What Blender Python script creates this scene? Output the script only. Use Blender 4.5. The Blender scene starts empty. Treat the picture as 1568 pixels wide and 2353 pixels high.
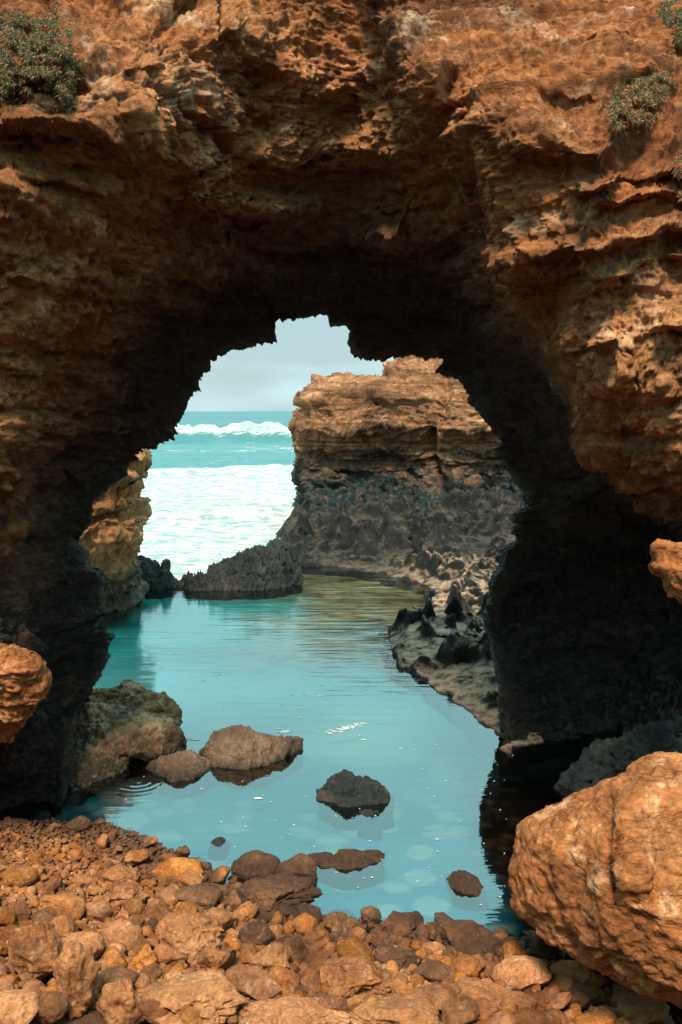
import bpy, bmesh, math, random
import numpy as np
from mathutils import Vector

# ------------------------------------------------------------------ camera
S = bpy.context.scene
COL = S.collection
F = 2040.0                       # focal length, in units of a 1568 x 2353 frame
CX, CY = 784.0, 1176.5
HC = 3.5                         # eye height above the pool
PITCH = math.atan((CY - 944.0) / F)
cam_d = bpy.data.cameras.new('camera')
cam = bpy.data.objects.new('camera', cam_d)
COL.objects.link(cam)
cam.location = (0, 0, HC)
cam.rotation_euler = (math.pi / 2 - PITCH, 0, 0)
cam_d.sensor_fit = 'VERTICAL'
cam_d.sensor_height = 36
cam_d.lens = 36 * F / 2353.0
cam_d.clip_end = 9000
S.camera = cam

# ------------------------------------------------------------------ sky and sun
SUN_EL, SUN_AZ = math.radians(57), math.radians(190)     # azimuth: from +Y, clockwise
w = bpy.data.worlds.new('World')
S.world = w
w.use_nodes = True
wn, wl = w.node_tree.nodes, w.node_tree.links
wn.clear()
w_out = wn.new('ShaderNodeOutputWorld')
w_bg = wn.new('ShaderNodeBackground'); w_bg.inputs[1].default_value = 0.06
w_sky = wn.new('ShaderNodeTexSky'); w_sky.sky_type = 'NISHITA'; w_sky.sun_disc = False
w_sky.sun_elevation = SUN_EL; w_sky.sun_rotation = SUN_AZ
w_sky.air_density = 1.0; w_sky.dust_density = 1.0; w_sky.ozone_density = 1.2
w_tc = wn.new('ShaderNodeTexCoord')
w_map = wn.new('ShaderNodeMapping'); w_map.inputs['Scale'].default_value = (1, 1, 3.2)
w_no = wn.new('ShaderNodeTexNoise'); w_no.inputs['Scale'].default_value = 2.6
w_no.inputs['Detail'].default_value = 7; w_no.inputs['Roughness'].default_value = 0.55
w_ra = wn.new('ShaderNodeValToRGB')
w_ra.color_ramp.elements[0].position = 0.40; w_ra.color_ramp.elements[0].color = (0.72,) * 3 + (1,)
w_ra.color_ramp.elements[1].position = 0.68; w_ra.color_ramp.elements[1].color = (1.0,) * 3 + (1,)
w_sep = wn.new('ShaderNodeSeparateXYZ'); w_up = wn.new('ShaderNodeMapRange'); w_up.interpolation_type = 'SMOOTHSTEP'
w_up.inputs[1].default_value = 0.08; w_up.inputs[2].default_value = 0.45; w_up.inputs[3].default_value = 0.0; w_up.inputs[4].default_value = 1.0
w_cl = wn.new('ShaderNodeMixRGB'); w_mul = wn.new('ShaderNodeMixRGB'); w_mul.inputs[2].default_value = (13.5, 25.5, 26, 1)
w_mix = wn.new('ShaderNodeMixRGB'); w_mix.inputs[2].default_value = (8.2, 11.4, 12.0, 1)
wl.new(w_tc.outputs['Generated'], w_map.inputs[0]); wl.new(w_map.outputs[0], w_no.inputs['Vector'])
wl.new(w_no.outputs['Fac'], w_ra.inputs[0]); wl.new(w_ra.outputs[0], w_mix.inputs[0])
wl.new(w_sky.outputs[0], w_mix.inputs[1]); wl.new(w_tc.outputs['Generated'], w_sep.inputs[0]); wl.new(w_sep.outputs[2], w_up.inputs[0]); wl.new(w_up.outputs[0], w_mul.inputs[0])
wl.new(w_mix.outputs[0], w_mul.inputs[1]); wl.new(w_mul.outputs[0], w_cl.inputs[1]); wl.new(w_ra.outputs[0], w_cl.inputs[2]); wl.new(w_cl.outputs[0], w_bg.inputs[0])
w_cl.blend_type = 'MULTIPLY'; w_cl.inputs[0].default_value = 1.0
wl.new(w_bg.outputs[0], w_out.inputs[0])
sd = bpy.data.lights.new('sun', 'SUN'); sd.energy = 5.0; sd.angle = math.radians(14)
sd.color = (1.0, 0.85, 0.68)
sun = bpy.data.objects.new('sun', sd); COL.objects.link(sun)
_d = Vector((math.sin(SUN_AZ) * math.cos(SUN_EL), math.cos(SUN_AZ) * math.cos(SUN_EL), math.sin(SUN_EL)))
sun.rotation_euler = _d.to_track_quat('Z', 'Y').to_euler()
sun.location = (0, -5, 20)
S.view_settings.view_transform = 'Standard'
S.view_settings.look = 'None'
S.view_settings.exposure = 0.7
S.view_settings.gamma = 1.0
S.cycles.max_bounces = 8; S.cycles.diffuse_bounces = 4; S.cycles.transparent_max_bounces = 8
S.cycles.use_denoising = True

RNG = np.random.default_rng(7)
random.seed(7)

# ------------------------------------------------------------------ maths helpers
SP, CP = math.sin(PITCH), math.cos(PITCH)

def at(x, y, Y):
    """frame position (1568 x 2353) and world distance Y -> world point"""
    x = np.asarray(x, float); y = np.asarray(y, float); Y = np.asarray(Y, float)
    xc = (x - CX) / F; yc = -(y - CY) / F
    dy = yc * SP + CP; dz = yc * CP - SP
    t = Y / dy
    return np.stack(np.broadcast_arrays(xc * t, Y * np.ones_like(t), HC + dz * t), -1)

def gnd(x, y, z=0.0):
    x = np.asarray(x, float); y = np.asarray(y, float)
    xc = (x - CX) / F; yc = -(y - CY) / F
    dy = yc * SP + CP; dz = yc * CP - SP
    t = (z - HC) / dz
    return np.stack(np.broadcast_arrays(xc * t, dy * t), -1)

_perm = np.random.default_rng(3).permutation(4096).astype(np.int64)
_g = np.random.default_rng(4).normal(size=(4096, 3)); _g /= np.linalg.norm(_g, axis=1)[:, None]
_r3 = np.random.default_rng(5).random((4096, 3))

def _h(i, j, k):
    return _perm[(_perm[(_perm[i & 4095] + j) & 4095] + k) & 4095]

def pn(P):
    Pi = np.floor(P).astype(np.int64); f = P - Pi
    u = f * f * f * (f * (f * 6 - 15) + 10)
    out = np.zeros(len(P))
    for a in (0, 1):
        wa = u[:, 0] if a else 1 - u[:, 0]
        for b in (0, 1):
            wb = u[:, 1] if b else 1 - u[:, 1]
            for c in (0, 1):
                wc = u[:, 2] if c else 1 - u[:, 2]
                g = _g[_h(Pi[:, 0] + a, Pi[:, 1] + b, Pi[:, 2] + c)]
                out += wa * wb * wc * (g[:, 0] * (f[:, 0] - a) + g[:, 1] * (f[:, 1] - b) + g[:, 2] * (f[:, 2] - c))
    return out * 1.5

def fbm(P, s, oct=4, rough=0.5, off=0.0):
    r = np.zeros(len(P)); a = 1.0; Q = P / np.asarray(s, float) + off
    for _ in range(oct):
        r += a * pn(Q); Q = Q * 2.03 + 11.7; a *= rough
    return r

def ridged(P, s, oct=4, rough=0.5, off=0.0):
    r = np.zeros(len(P)); a = 1.0; Q = P / np.asarray(s, float) + off
    for _ in range(oct):
        r += a * (1 - 2.2 * np.abs(pn(Q))); Q = Q * 2.07 + 7.3; a *= rough
    return r

def worley(P, s, off=0.0):
    Q = P / np.asarray(s, float) + off
    Pi = np.floor(Q).astype(np.int64); best = np.full(len(P), 9.0)
    for a in (-1, 0, 1):
        for b in (-1, 0, 1):
            for c in (-1, 0, 1):
                C = Pi + np.array((a, b, c))
                q = C + _r3[_h(C[:, 0], C[:, 1], C[:, 2])]
                d = ((Q - q) ** 2).sum(1)
                best = np.minimum(best, d)
    return np.sqrt(best)

def sst(a, b, x):
    t = np.clip((x - a) / (b - a), 0, 1)
    return t * t * (3 - 2 * t)

def strata(P, th, warp=0.25, off=0.0):
    """ledges: thin beds whose tops step out; 0..1"""
    z = P[:, 2] + warp * fbm(P, (2.2, 2.2, 1.2), 3, 0.5, off)
    q = z / th
    i = np.floor(q).astype(np.int64); f = q - i
    h0 = _r3[_h(i, i * 0 + 5, i * 0 + int(off * 10))][:, 0]
    h1 = _r3[_h(i + 1, i * 0 + 5, i * 0 + int(off * 10))][:, 0]
    return h0 + (h1 - h0) * sst(0.80, 1.0, f)

# ------------------------------------------------------------------ mesh helpers
def mesh_obj(name, V, Fa, mat, parent=None, smooth=True, origin=None):
    V = np.asarray(V, float)
    if origin is None:
        origin = (0, 0, 0)
    origin = np.asarray(origin, float)
    V = V - origin
    me = bpy.data.meshes.new(name)
    Fa = np.asarray(Fa, np.int32)
    n = Fa.shape[1]
    me.vertices.add(len(V)); me.vertices.foreach_set('co', V.astype(np.float32).ravel())
    me.loops.add(Fa.size); me.loops.foreach_set('vertex_index', Fa.ravel())
    me.polygons.add(len(Fa)); me.polygons.foreach_set('loop_start', np.arange(len(Fa), dtype=np.int32) * n)
    me.polygons.foreach_set('loop_total', np.full(len(Fa), n, np.int32))
    me.polygons.foreach_set('use_smooth', np.full(len(Fa), smooth, bool))
    me.update(calc_edges=True); me.validate()
    me.materials.append(mat)
    o = bpy.data.objects.new(name, me); COL.objects.link(o)
    o.location = origin
    if parent is not None:
        o.parent = parent; o.location = origin - np.array(parent.location)
    return o

def grid_faces(nr, nc, closed=False, flip=False):
    i = np.arange(nr - 1)[:, None]; j = np.arange(nc if closed else nc - 1)[None, :]
    j2 = (j + 1) % nc
    f = np.stack([i * nc + j, i * nc + j2, (i + 1) * nc + j2, (i + 1) * nc + j], -1).reshape(-1, 4)
    return f[:, ::-1] if flip else f

def grid_normals(G):
    du = np.gradient(G, axis=1); dv = np.gradient(G, axis=0)
    n = np.cross(du, dv); n /= np.linalg.norm(n, axis=-1)[..., None] + 1e-9
    return n

def smooth_grid(A, k, axis):
    if k < 2: return A
    ker = np.hanning(k + 2)[1:-1]; ker /= ker.sum()
    pad = [(0, 0)] * A.ndim; pad[axis] = (k // 2, k - 1 - k // 2)
    B = np.pad(A, pad, mode='edge')
    return np.apply_along_axis(lambda v: np.convolve(v, ker, 'valid'), axis, B)

def tag(o, label=None, cat=None, group=None, kind=None):
    if label: o['label'] = label
    if cat: o['category'] = cat
    if group: o['group'] = group
    if kind: o['kind'] = kind
    return o

def box(A, k, axis):
    A = np.moveaxis(A, axis, 0); h = k // 2
    pad = [(h + 1, h)] + [(0, 0)] * (A.ndim - 1)
    c = np.cumsum(np.pad(A, pad, mode='edge'), axis=0)
    return np.moveaxis((c[k:] - c[:-k]) / k, 0, axis)

def resample(P, n):
    P = np.asarray(P, float)
    d = np.r_[0, np.cumsum(np.linalg.norm(np.diff(P[:, :2], axis=0), axis=1))]
    t = np.linspace(0, d[-1], n)
    return np.stack([np.interp(t, d, P[:, k]) for k in range(P.shape[1])], 1)

_ico = {}
def ico(sub):
    if sub not in _ico:
        bm = bmesh.new(); bmesh.ops.create_icosphere(bm, subdivisions=sub, radius=1.0)
        V = np.array([v.co[:] for v in bm.verts]); Fa = np.array([[v.index for v in f.verts] for f in bm.faces])
        bm.free(); V /= np.linalg.norm(V, axis=1)[:, None]
        _ico[sub] = (V, Fa)
    return _ico[sub]

def vnormals(V, Fa):
    n = np.zeros_like(V)
    a, b, c = V[Fa[:, 0]], V[Fa[:, 1]], V[Fa[:, 2]]
    fn = np.cross(b - a, c - a)
    for k in range(3): np.add.at(n, Fa[:, k], fn)
    return n / (np.linalg.norm(n, axis=1)[:, None] + 1e-12)

# ------------------------------------------------------------------ materials
def new_mat(name):
    m = bpy.data.materials.new(name); m.use_nodes = True
    nt = m.node_tree; nt.nodes.clear()
    out = nt.nodes.new('ShaderNodeOutputMaterial'); b = nt.nodes.new('ShaderNodeBsdfPrincipled')
    nt.links.new(b.outputs[0], out.inputs[0])
    return m, nt, b, out

class N:
    def __init__(s, nt): s.nt = nt
    def node(s, t, **k):
        n = s.nt.nodes.new(t)
        for a, v in k.items(): setattr(n, a, v)
        return n
    def link(s, a, b): s.nt.links.new(a, b)
    def noise(s, vec, scale, detail=6, rough=0.55, dist=0.0, sc=(1, 1, 1)):
        if sc != (1, 1, 1):
            mp = s.node('ShaderNodeMapping'); mp.inputs['Scale'].default_value = sc; s.link(vec, mp.inputs[0]); vec = mp.outputs[0]
        n = s.node('ShaderNodeTexNoise'); s.link(vec, n.inputs['Vector'])
        n.inputs['Scale'].default_value = scale; n.inputs['Detail'].default_value = detail
        n.inputs['Roughness'].default_value = rough; n.inputs['Distortion'].default_value = dist
        return n.outputs['Fac']
    def voro(s, vec, scale, feature='F1', out='Distance', smooth=None, rnd=1.0):
        n = s.node('ShaderNodeTexVoronoi'); n.feature = feature
        s.link(vec, n.inputs['Vector']); n.inputs['Scale'].default_value = scale
        n.inputs['Randomness'].default_value = rnd
        if smooth is not None: n.inputs['Smoothness'].default_value = smooth
        return n.outputs[out]
    def ramp(s, fac, stops, interp='LINEAR'):
        r = s.node('ShaderNodeValToRGB'); cr = r.color_ramp; cr.interpolation = interp
        while len(cr.elements) < len(stops): cr.elements.new(0.5)
        for e, (p, c) in zip(cr.elements, stops):
            e.position = p; e.color = (c, c, c, 1) if not hasattr(c, '__len__') else tuple(c) + (1,)
        s.link(fac, r.inputs[0]); return r.outputs[0]
    def mix(s, fac, a, b, mode='MIX'):
        m = s.node('ShaderNodeMixRGB'); m.blend_type = mode
        for k, v in ((0, fac), (1, a), (2, b)):
            if hasattr(v, 'default_value') or hasattr(v, 'is_output'): s.link(v, m.inputs[k])
            elif k == 0: m.inputs[0].default_value = v
            else: m.inputs[k].default_value = tuple(v) + (1,)
        return m.outputs[0]
    def math(s, op, a, b=0.0, clamp=False):
        m = s.node('ShaderNodeMath'); m.operation = op; m.use_clamp = clamp
        for k, v in ((0, a), (1, b)):
            if hasattr(v, 'is_output'): s.link(v, m.inputs[k])
            else: m.inputs[k].default_value = v
        return m.outputs[0]
    def sep(s, vec):
        m = s.node('ShaderNodeSeparateXYZ'); s.link(vec, m.inputs[0]); return m.outputs
    def mrange(s, v, a, b, c=0.0, d=1.0):
        m = s.node('ShaderNodeMapRange'); m.clamp = True; m.interpolation_type = 'SMOOTHSTEP'
        s.link(v, m.inputs[0])
        for k, x in zip((1, 2, 3, 4), (a, b, c, d)): m.inputs[k].default_value = x
        return m.outputs[0]
    def bump(s, h, dist, strength=1.0, normal=None):
        b = s.node('ShaderNodeBump'); b.inputs['Distance'].default_value = dist; b.inputs['Strength'].default_value = strength
        s.link(h, b.inputs['Height'])
        if normal is not None: s.link(normal, b.inputs['Normal'])
        return b.outputs[0]

def rock_mat(name, c_dark, c_mid, c_light, c_pale=None, tide=None, tide_col=(0.02, 0.022, 0.02), scale=1.0,
             bump=1.0, rnd=False, pale_amt=0.5, tide_soft=0.35, top_col=None, rough=0.9, bands=0.0, streak=0.0, spec=0.25, top_far=0.25, tunnel_shade=False, beds=0.0, speck_amt=0.35):
    m, nt, b, out = new_mat(name); n = N(nt)
    tc = n.node('ShaderNodeTexCoord'); vec = tc.outputs['Object']
    geo = n.node('ShaderNodeNewGeometry'); pos = geo.outputs['Position']
    if rnd:
        oi = n.node('ShaderNodeObjectInfo')
        r = n.math('FRACT', n.math('ADD', oi.outputs['Random'], geo.outputs['Random Per Island']))
        sc = n.node('ShaderNodeVectorMath'); sc.operation = 'ADD'; n.link(pos, sc.inputs[0])
        vec = sc.outputs[0]
    else:
        vec = pos
    n1 = n.noise(vec, 0.55 * scale, 8, 0.6, 0.6)
    n2 = n.noise(vec, 3.1 * scale, 10, 0.68, 0.3)
    n3 = n.noise(vec, 17.0 * scale, 8, 0.7)
    col = n.ramp(n1, [(0.30, c_dark), (0.47, c_mid), (0.66, c_light)])
    col = n.mix(n.ramp(n2, [(0.40, 0.0), (0.68, 0.6)]), n.mix(0.62, col, c_dark), col)
    if c_pale is not None:
        n4 = n.noise(vec, 1.7 * scale, 9, 0.7, 0.8)
        col = n.mix(n.math('MULTIPLY', n.ramp(n4, [(0.55, 0.0), (0.68, 1.0)]), pale_amt), col, c_pale)
    if bands > 0:
        nb = n.noise(vec, 1.0, 7, 0.65, 0.4, sc=(0.35, 0.35, 5.5))
        col = n.mix(n.math('MULTIPLY', n.ramp(nb, [(0.42, 1.0), (0.55, 0.0)]), bands), col, c_dark)
    if streak > 0:
        ns = n.noise(vec, 1.0, 6, 0.6, 0.3, sc=(4.5, 4.5, 0.5))
        col = n.mix(n.math('MULTIPLY', n.ramp(ns, [(0.52, 0.0), (0.64, 1.0)]), streak), col, c_light)
    if tunnel_shade:
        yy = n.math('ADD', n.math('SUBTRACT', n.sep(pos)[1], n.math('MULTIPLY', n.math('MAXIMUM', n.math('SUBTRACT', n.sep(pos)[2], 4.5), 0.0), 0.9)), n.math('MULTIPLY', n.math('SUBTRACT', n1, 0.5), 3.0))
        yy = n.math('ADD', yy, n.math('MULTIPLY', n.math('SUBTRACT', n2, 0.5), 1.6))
        col = n.mix(n.mrange(yy, 6.7, 8.9, 0.0, 0.88), col, (0.022, 0.017, 0.013))  # shade inside the tunnel painted into the rock colour
    fine = n.ramp(n3, [(0.30, 0.5), (0.70, 1.5)])
    col = n.mix(1.0, col, fine, 'MULTIPLY')
    if rnd:
        hs = n.node('ShaderNodeHueSaturation'); n.link(col, hs.inputs['Color'])
        n.link(n.ramp(r, [(0.0, 0.5), (0.5, 0.85), (1.0, 1.2)]), hs.inputs['Value'])
        n.link(n.ramp(n.math('FRACT', n.math('MULTIPLY', r, 7.31)), [(0.0, 0.98), (1.0, 1.15)]), hs.inputs['Saturation'])
        col = hs.outputs[0]
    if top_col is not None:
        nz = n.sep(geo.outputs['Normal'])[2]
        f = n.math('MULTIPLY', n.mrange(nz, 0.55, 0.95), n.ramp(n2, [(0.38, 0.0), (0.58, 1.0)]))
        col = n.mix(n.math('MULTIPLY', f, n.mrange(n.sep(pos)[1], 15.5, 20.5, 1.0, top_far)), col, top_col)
    rg = None
    if tide is not None:
        z = n.sep(pos)[2]
        zz = n.math('ADD', z, n.math('MULTIPLY', n.math('SUBTRACT', n2, 0.5), 2.2 * tide_soft))
        zz = n.math('ADD', zz, n.math('MULTIPLY', n.math('SUBTRACT', n1, 0.5), 2.2 * tide_soft))
        f = n.mrange(zz, tide - tide_soft, tide + tide_soft, 1.0, 0.0)
        speck = n.ramp(n.noise(vec, 9 * scale, 7, 0.75), [(0.5, 0.0), (0.62, 0.8)])
        tcol = n.mix(speck, tide_col, n.mix(speck_amt, tide_col, c_mid))
        col = n.mix(f, col, tcol)
        rg = n.mrange(f, 0, 1, rough, rough - 0.35)
    n.link(col, b.inputs['Base Color'])
    b.inputs['Roughness'].default_value = rough
    if rg is not None: n.link(rg, b.inputs['Roughness'])
    b.inputs['Specular IOR Level'].default_value = spec
    v1 = n.voro(vec, 9 * scale, 'SMOOTH_F1', smooth=0.6)
    hsum = n.math('ADD', n.math('MULTIPLY', n.noise(vec, 6 * scale, 12, 0.72), 1.0), n.math('MULTIPLY', n.math('MINIMUM', v1, 0.35), 0.6))
    nm0 = None
    if beds:
        nm0 = n.bump(n.ramp(n.noise(vec, 1.0, 8, 0.62, 0.6, sc=(0.9, 0.9, 8.0)), [(0.35, 0.0), (0.48, 0.45), (0.50, 0.75), (0.65, 1.0)]), beds, 1.0)
    n.link(n.bump(hsum, 0.10 * bump / scale, 0.9, nm0), b.inputs['Normal'])
    return m

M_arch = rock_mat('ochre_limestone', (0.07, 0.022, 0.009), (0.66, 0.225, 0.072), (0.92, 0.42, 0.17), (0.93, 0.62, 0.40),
                  tide=2.5, tide_col=(0.016, 0.015, 0.012), tide_soft=1.2, bands=0.35, streak=0.12, pale_amt=0.6, bump=1.0, tunnel_shade=True, beds=0.09, speck_amt=0.10)
M_head = rock_mat('banded_limestone', (0.07, 0.036, 0.02), (0.42, 0.18, 0.084), (0.64, 0.32, 0.165), (0.66, 0.42, 0.26),
                  tide=1.95, tide_col=(0.010, 0.026, 0.027), spec=0.08, tide_soft=1.0, bands=0.75, scale=0.7, bump=1.3, pale_amt=0.4)
M_side = rock_mat('sunlit_limestone', (0.16, 0.06, 0.022), (0.58, 0.26, 0.10), (0.82, 0.44, 0.20), (0.85, 0.56, 0.33),
                  tide=0.9, tide_col=(0.03, 0.03, 0.022), tide_soft=0.3, bands=0.4)
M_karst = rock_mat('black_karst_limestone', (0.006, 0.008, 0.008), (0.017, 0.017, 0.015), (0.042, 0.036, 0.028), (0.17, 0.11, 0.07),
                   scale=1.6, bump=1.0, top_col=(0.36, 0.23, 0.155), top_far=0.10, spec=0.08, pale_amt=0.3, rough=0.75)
M_ridge = rock_mat('wet_black_limestone', (0.008, 0.012, 0.012), (0.02, 0.026, 0.024), (0.05, 0.045, 0.036), (0.13, 0.10, 0.07),
                   scale=1.6, bump=1.0, pale_amt=0.35, rough=0.75)
M_pool = rock_mat('brown_pool_limestone', (0.05, 0.03, 0.02), (0.17, 0.10, 0.06), (0.32, 0.20, 0.13), (0.42, 0.27, 0.17),
                  scale=2.0, pale_amt=0.4, tide=0.06, tide_col=(0.022, 0.018, 0.012), tide_soft=0.08)
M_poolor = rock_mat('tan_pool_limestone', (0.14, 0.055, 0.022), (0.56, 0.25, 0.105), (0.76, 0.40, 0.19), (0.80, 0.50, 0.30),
                    scale=1.6, pale_amt=0.5, tide=0.32, tide_col=(0.04, 0.032, 0.022), tide_soft=0.3, top_col=(0.70, 0.45, 0.27))  # upward faces painted paler in place of light from above
M_bould = rock_mat('orange_boulder_limestone', (0.09, 0.028, 0.010), (0.46, 0.155, 0.044), (0.68, 0.275, 0.095), (0.82, 0.49, 0.28),
                   scale=1.3, pale_amt=0.7, bump=0.5, beds=0.05)
M_stone = rock_mat('brown_beach_stone', (0.09, 0.034, 0.015), (0.40, 0.160, 0.066), (0.58, 0.265, 0.115), (0.60, 0.33, 0.18),
                   scale=3.0, tide=0.10, tide_col=(0.07, 0.028, 0.012), tide_soft=0.05, rnd=True, pale_amt=0.45, bump=0.9)
M_stone_rough = rock_mat('pitted_orange_stone', (0.08, 0.03, 0.012), (0.46, 0.170, 0.062), (0.66, 0.295, 0.12), (0.68, 0.42, 0.24),
                         scale=2.6, rnd=False, pale_amt=0.4, bump=1.3)
M_stone_dark = rock_mat('dark_brown_stone', (0.03, 0.014, 0.008), (0.17, 0.070, 0.032), (0.31, 0.135, 0.06), (0.42, 0.23, 0.13),
                        scale=2.6, tide=0.12, tide_col=(0.04, 0.018, 0.009), tide_soft=0.05, rnd=False, pale_amt=0.35, bump=1.0)
M_stone_pale = rock_mat('pale_pink_stone', (0.20, 0.075, 0.03), (0.50, 0.205, 0.085), (0.64, 0.32, 0.15), (0.70, 0.45, 0.30),
                        scale=3.2, rnd=False, pale_amt=0.7, bump=1.0)
M_ground = rock_mat('brown_gravel', (0.03, 0.013, 0.007), (0.09, 0.04, 0.02), (0.16, 0.07, 0.035), scale=5, bump=1.0)

# ------------------------------------------------------------------ rock arch
CONT = [  # outline of the opening: x, y, distance
 (60, 2010, 7.3), (118, 1900, 7.5), (150, 1845, 7.7), (166, 1770, 8.0), (174, 1682, 8.2), (178, 1640, 8.3), (187, 1611, 8.4), (207, 1582, 8.4),
 (232, 1557, 8.4), (253, 1516, 8.4), (257, 1466, 8.5), (251, 1441, 8.5), (234, 1447, 8.6), (230, 1433, 8.7), (232, 1416, 8.7), (227, 1391, 8.8),
 (234, 1358, 8.8), (245, 1329, 8.8), (232, 1308, 8.8), (207, 1300, 8.9), (199, 1275, 9.0), (187, 1258, 9.0), (172, 1240, 9.0), (187, 1225, 9.0),
 (207, 1184, 9.1), (216, 1151, 9.2), (232, 1134, 9.2), (265, 1113, 9.3), (290, 1092, 9.4), (303, 1050, 9.4), (332, 1031, 9.5), (352, 1034, 9.6),
 (362, 1019, 9.6), (391, 1002, 9.7), (405, 973, 9.8), (418, 946, 9.8), (441, 907, 9.9), (457, 899, 9.9), (461, 861, 10.0), (484, 848, 10.0),
 (487, 828, 10.0), (533, 808, 10.1), (589, 798, 10.1), (592, 788, 10.1), (637, 785, 10.1), (629, 762, 10.2), (631, 749, 10.2), (622, 730, 10.3), (691, 729, 10.4),
 (731, 722, 10.4), (751, 722, 10.4), (757, 742, 10.4), (777, 747, 10.4), (813, 749, 10.3), (807, 762, 10.2), (800, 788, 10.2), (817, 811, 10.1),
 (836, 824, 10.1), (879, 821, 10.2), (922, 816, 10.2), (955, 820, 10.2), (1018, 824, 10.2), (1019, 836, 10.2), (1000, 852, 10.2), (1021, 864, 10.3), (1054, 871, 10.3),
 (1073, 894, 10.3), (1080, 920, 10.3), (1100, 953, 10.3), (1140, 989, 10.3), (1160, 1012, 10.3), (1158, 1022, 10.3), (1140, 1029, 10.2), (1146, 1049, 10.2),
 (1173, 1085, 10.2), (1194, 1109, 10.2), (1207, 1135, 10.2), (1214, 1162, 10.2), (1183, 1179, 10.0), (1185, 1192, 10.0), (1196, 1206, 10.0),
 (1183, 1219, 9.9), (1190, 1241, 9.9), (1152, 1264, 9.8), (1152, 1308, 9.7), (1127, 1337, 9.6), (1124, 1373, 9.6), (1110, 1408, 9.5), (1113, 1443, 9.5),
 (1128, 1465, 9.5), (1134, 1510, 9.5), (1145, 1570, 9.4), (1152, 1640, 9.3), (1160, 1729, 9.1), (1190, 1800, 8.6), (1235, 1880, 8.1), (1300, 1960, 7.7), (1420, 2060, 7.3)]
TX = np.array([-300, 0, 200, 400, 600, 800, 1000, 1200, 1400, 1568, 1850], float)
TY = np.array([-300, 0, 150, 300, 450, 600, 725, 850, 1000, 1150, 1300, 1500, 1700, 1900, 2150, 2500], float)
LEAN = np.zeros((16, 11)); LEAN[0] = 1.5; LEAN[1] = .85; LEAN[2] = .45; LEAN[3] = .15
LEAN[:4, 4:6] *= .4
LEAN[:10, 8] += [.5, .55, .5, .45, .4, .25, .1, 0, .0, 0]
LEAN[:10, 9] += [.9, 1.0, .95, .9, .75, .6, .4, .2, .0, -.6]
LEAN[:10, 10] += [1.3, 1.4, 1.3, 1.25, 1.1, .9, .7, .5, .3, -.4]
LEAN[:6, 7] += [.3, .35, .35, .4, .3, .1]
LEAN[3:6, 0:2] += [[.0, .0], [.15, .1], [.1, .05]]
TD = LEAN + np.array([
 [5.4, 5.9, 6.1, 6.4, 6.9, 6.8, 6.4, 6.0, 5.6, 5.2, 4.8],
 [5.2, 5.6, 5.7, 6.1, 6.9, 6.9, 6.3, 5.7, 5.3, 5.0, 4.6],
 [5.1, 5.4, 5.5, 5.9, 6.9, 7.1, 6.1, 5.5, 5.2, 4.9, 4.5],
 [5.1, 5.4, 5.5, 6.1, 7.3, 7.5, 6.4, 5.4, 5.1, 4.8, 4.5],
 [5.2, 5.5, 6.0, 6.8, 7.6, 7.9, 7.1, 5.6, 5.1, 4.9, 4.5],
 [5.4, 5.9, 6.6, 7.6, 8.3, 8.7, 8.1, 6.1, 5.3, 5.0, 4.6],
 [5.6, 6.2, 7.2, 8.4, 9.2, 9.6, 9.1, 6.7, 5.5, 5.1, 4.7],
 [5.7, 6.4, 7.6, 9.0, 9.9, 10., 9.8, 7.8, 5.7, 5.3, 4.8],
 [5.8, 6.5, 7.9, 9.3, 10., 10., 10., 9.2, 6.4, 5.5, 4.9],
 [5.9, 6.6, 8.3, 9.4, 10., 10., 10., 9.7, 8.0, 6.6, 5.6],
 [6.0, 6.8, 8.5, 9.4, 10., 10., 10., 9.9, 10.3, 10.2, 9.5],
 [6.0, 6.6, 8.2, 9.2, 10., 10., 9.9, 9.8, 10.3, 10.2, 9.5],
 [6.3, 6.9, 8.1, 9.0, 9.5, 9.6, 9.5, 9.2, 9.3, 9.0, 8.4],
 [6.9, 7.5, 7.9, 8.2, 8.5, 8.6, 8.5, 8.2, 7.8, 7.4, 7.0],
 [7.2, 7.4, 7.5, 7.6, 7.8, 7.8, 7.8, 7.6, 7.4, 7.2, 7.0],
 [7.2, 7.4, 7.5, 7.6, 7.8, 7.8, 7.8, 7.6, 7.4, 7.2, 7.0]])

def table(x, y):
    gx = np.clip(np.interp(x, TX, np.arange(len(TX))), 0, len(TX) - 1.001)
    gy = np.clip(np.interp(y, TY, np.arange(len(TY))), 0, len(TY) - 1.001)
    i = gx.astype(int); j = gy.astype(int); fx = gx - i; fy = gy - j
    fx = fx * fx * (3 - 2 * fx) * 0.6 + fx * 0.4; fy = fy * fy * (3 - 2 * fy) * 0.6 + fy * 0.4
    return (TD[j, i] * (1 - fx) * (1 - fy) + TD[j, i + 1] * fx * (1 - fy) + TD[j + 1, i] * (1 - fx) * fy + TD[j + 1, i + 1] * fx * fy)

def poly_sd(x, y, P):
    """signed distance to a polyline; positive to the right-hand side when walking along it (y down)"""
    best = np.full(x.shape, 1e9); sg = np.ones(x.shape)
    P = np.asarray(P, float)
    for a, b in zip(P[:-1], P[1:]):
        d = b - a; L = (d ** 2).sum()
        t = np.clip(((x - a[0]) * d[0] + (y - a[1]) * d[1]) / L, 0, 1)
        ex = x - a[0] - t * d[0]; ey = y - a[1] - t * d[1]
        dd = np.hypot(ex, ey); cr = d[0] * ey - d[1] * ex
        m = dd < best
        best = np.where(m, dd, best); sg = np.where(m, np.sign(cr), sg)
    return best * sg

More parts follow.
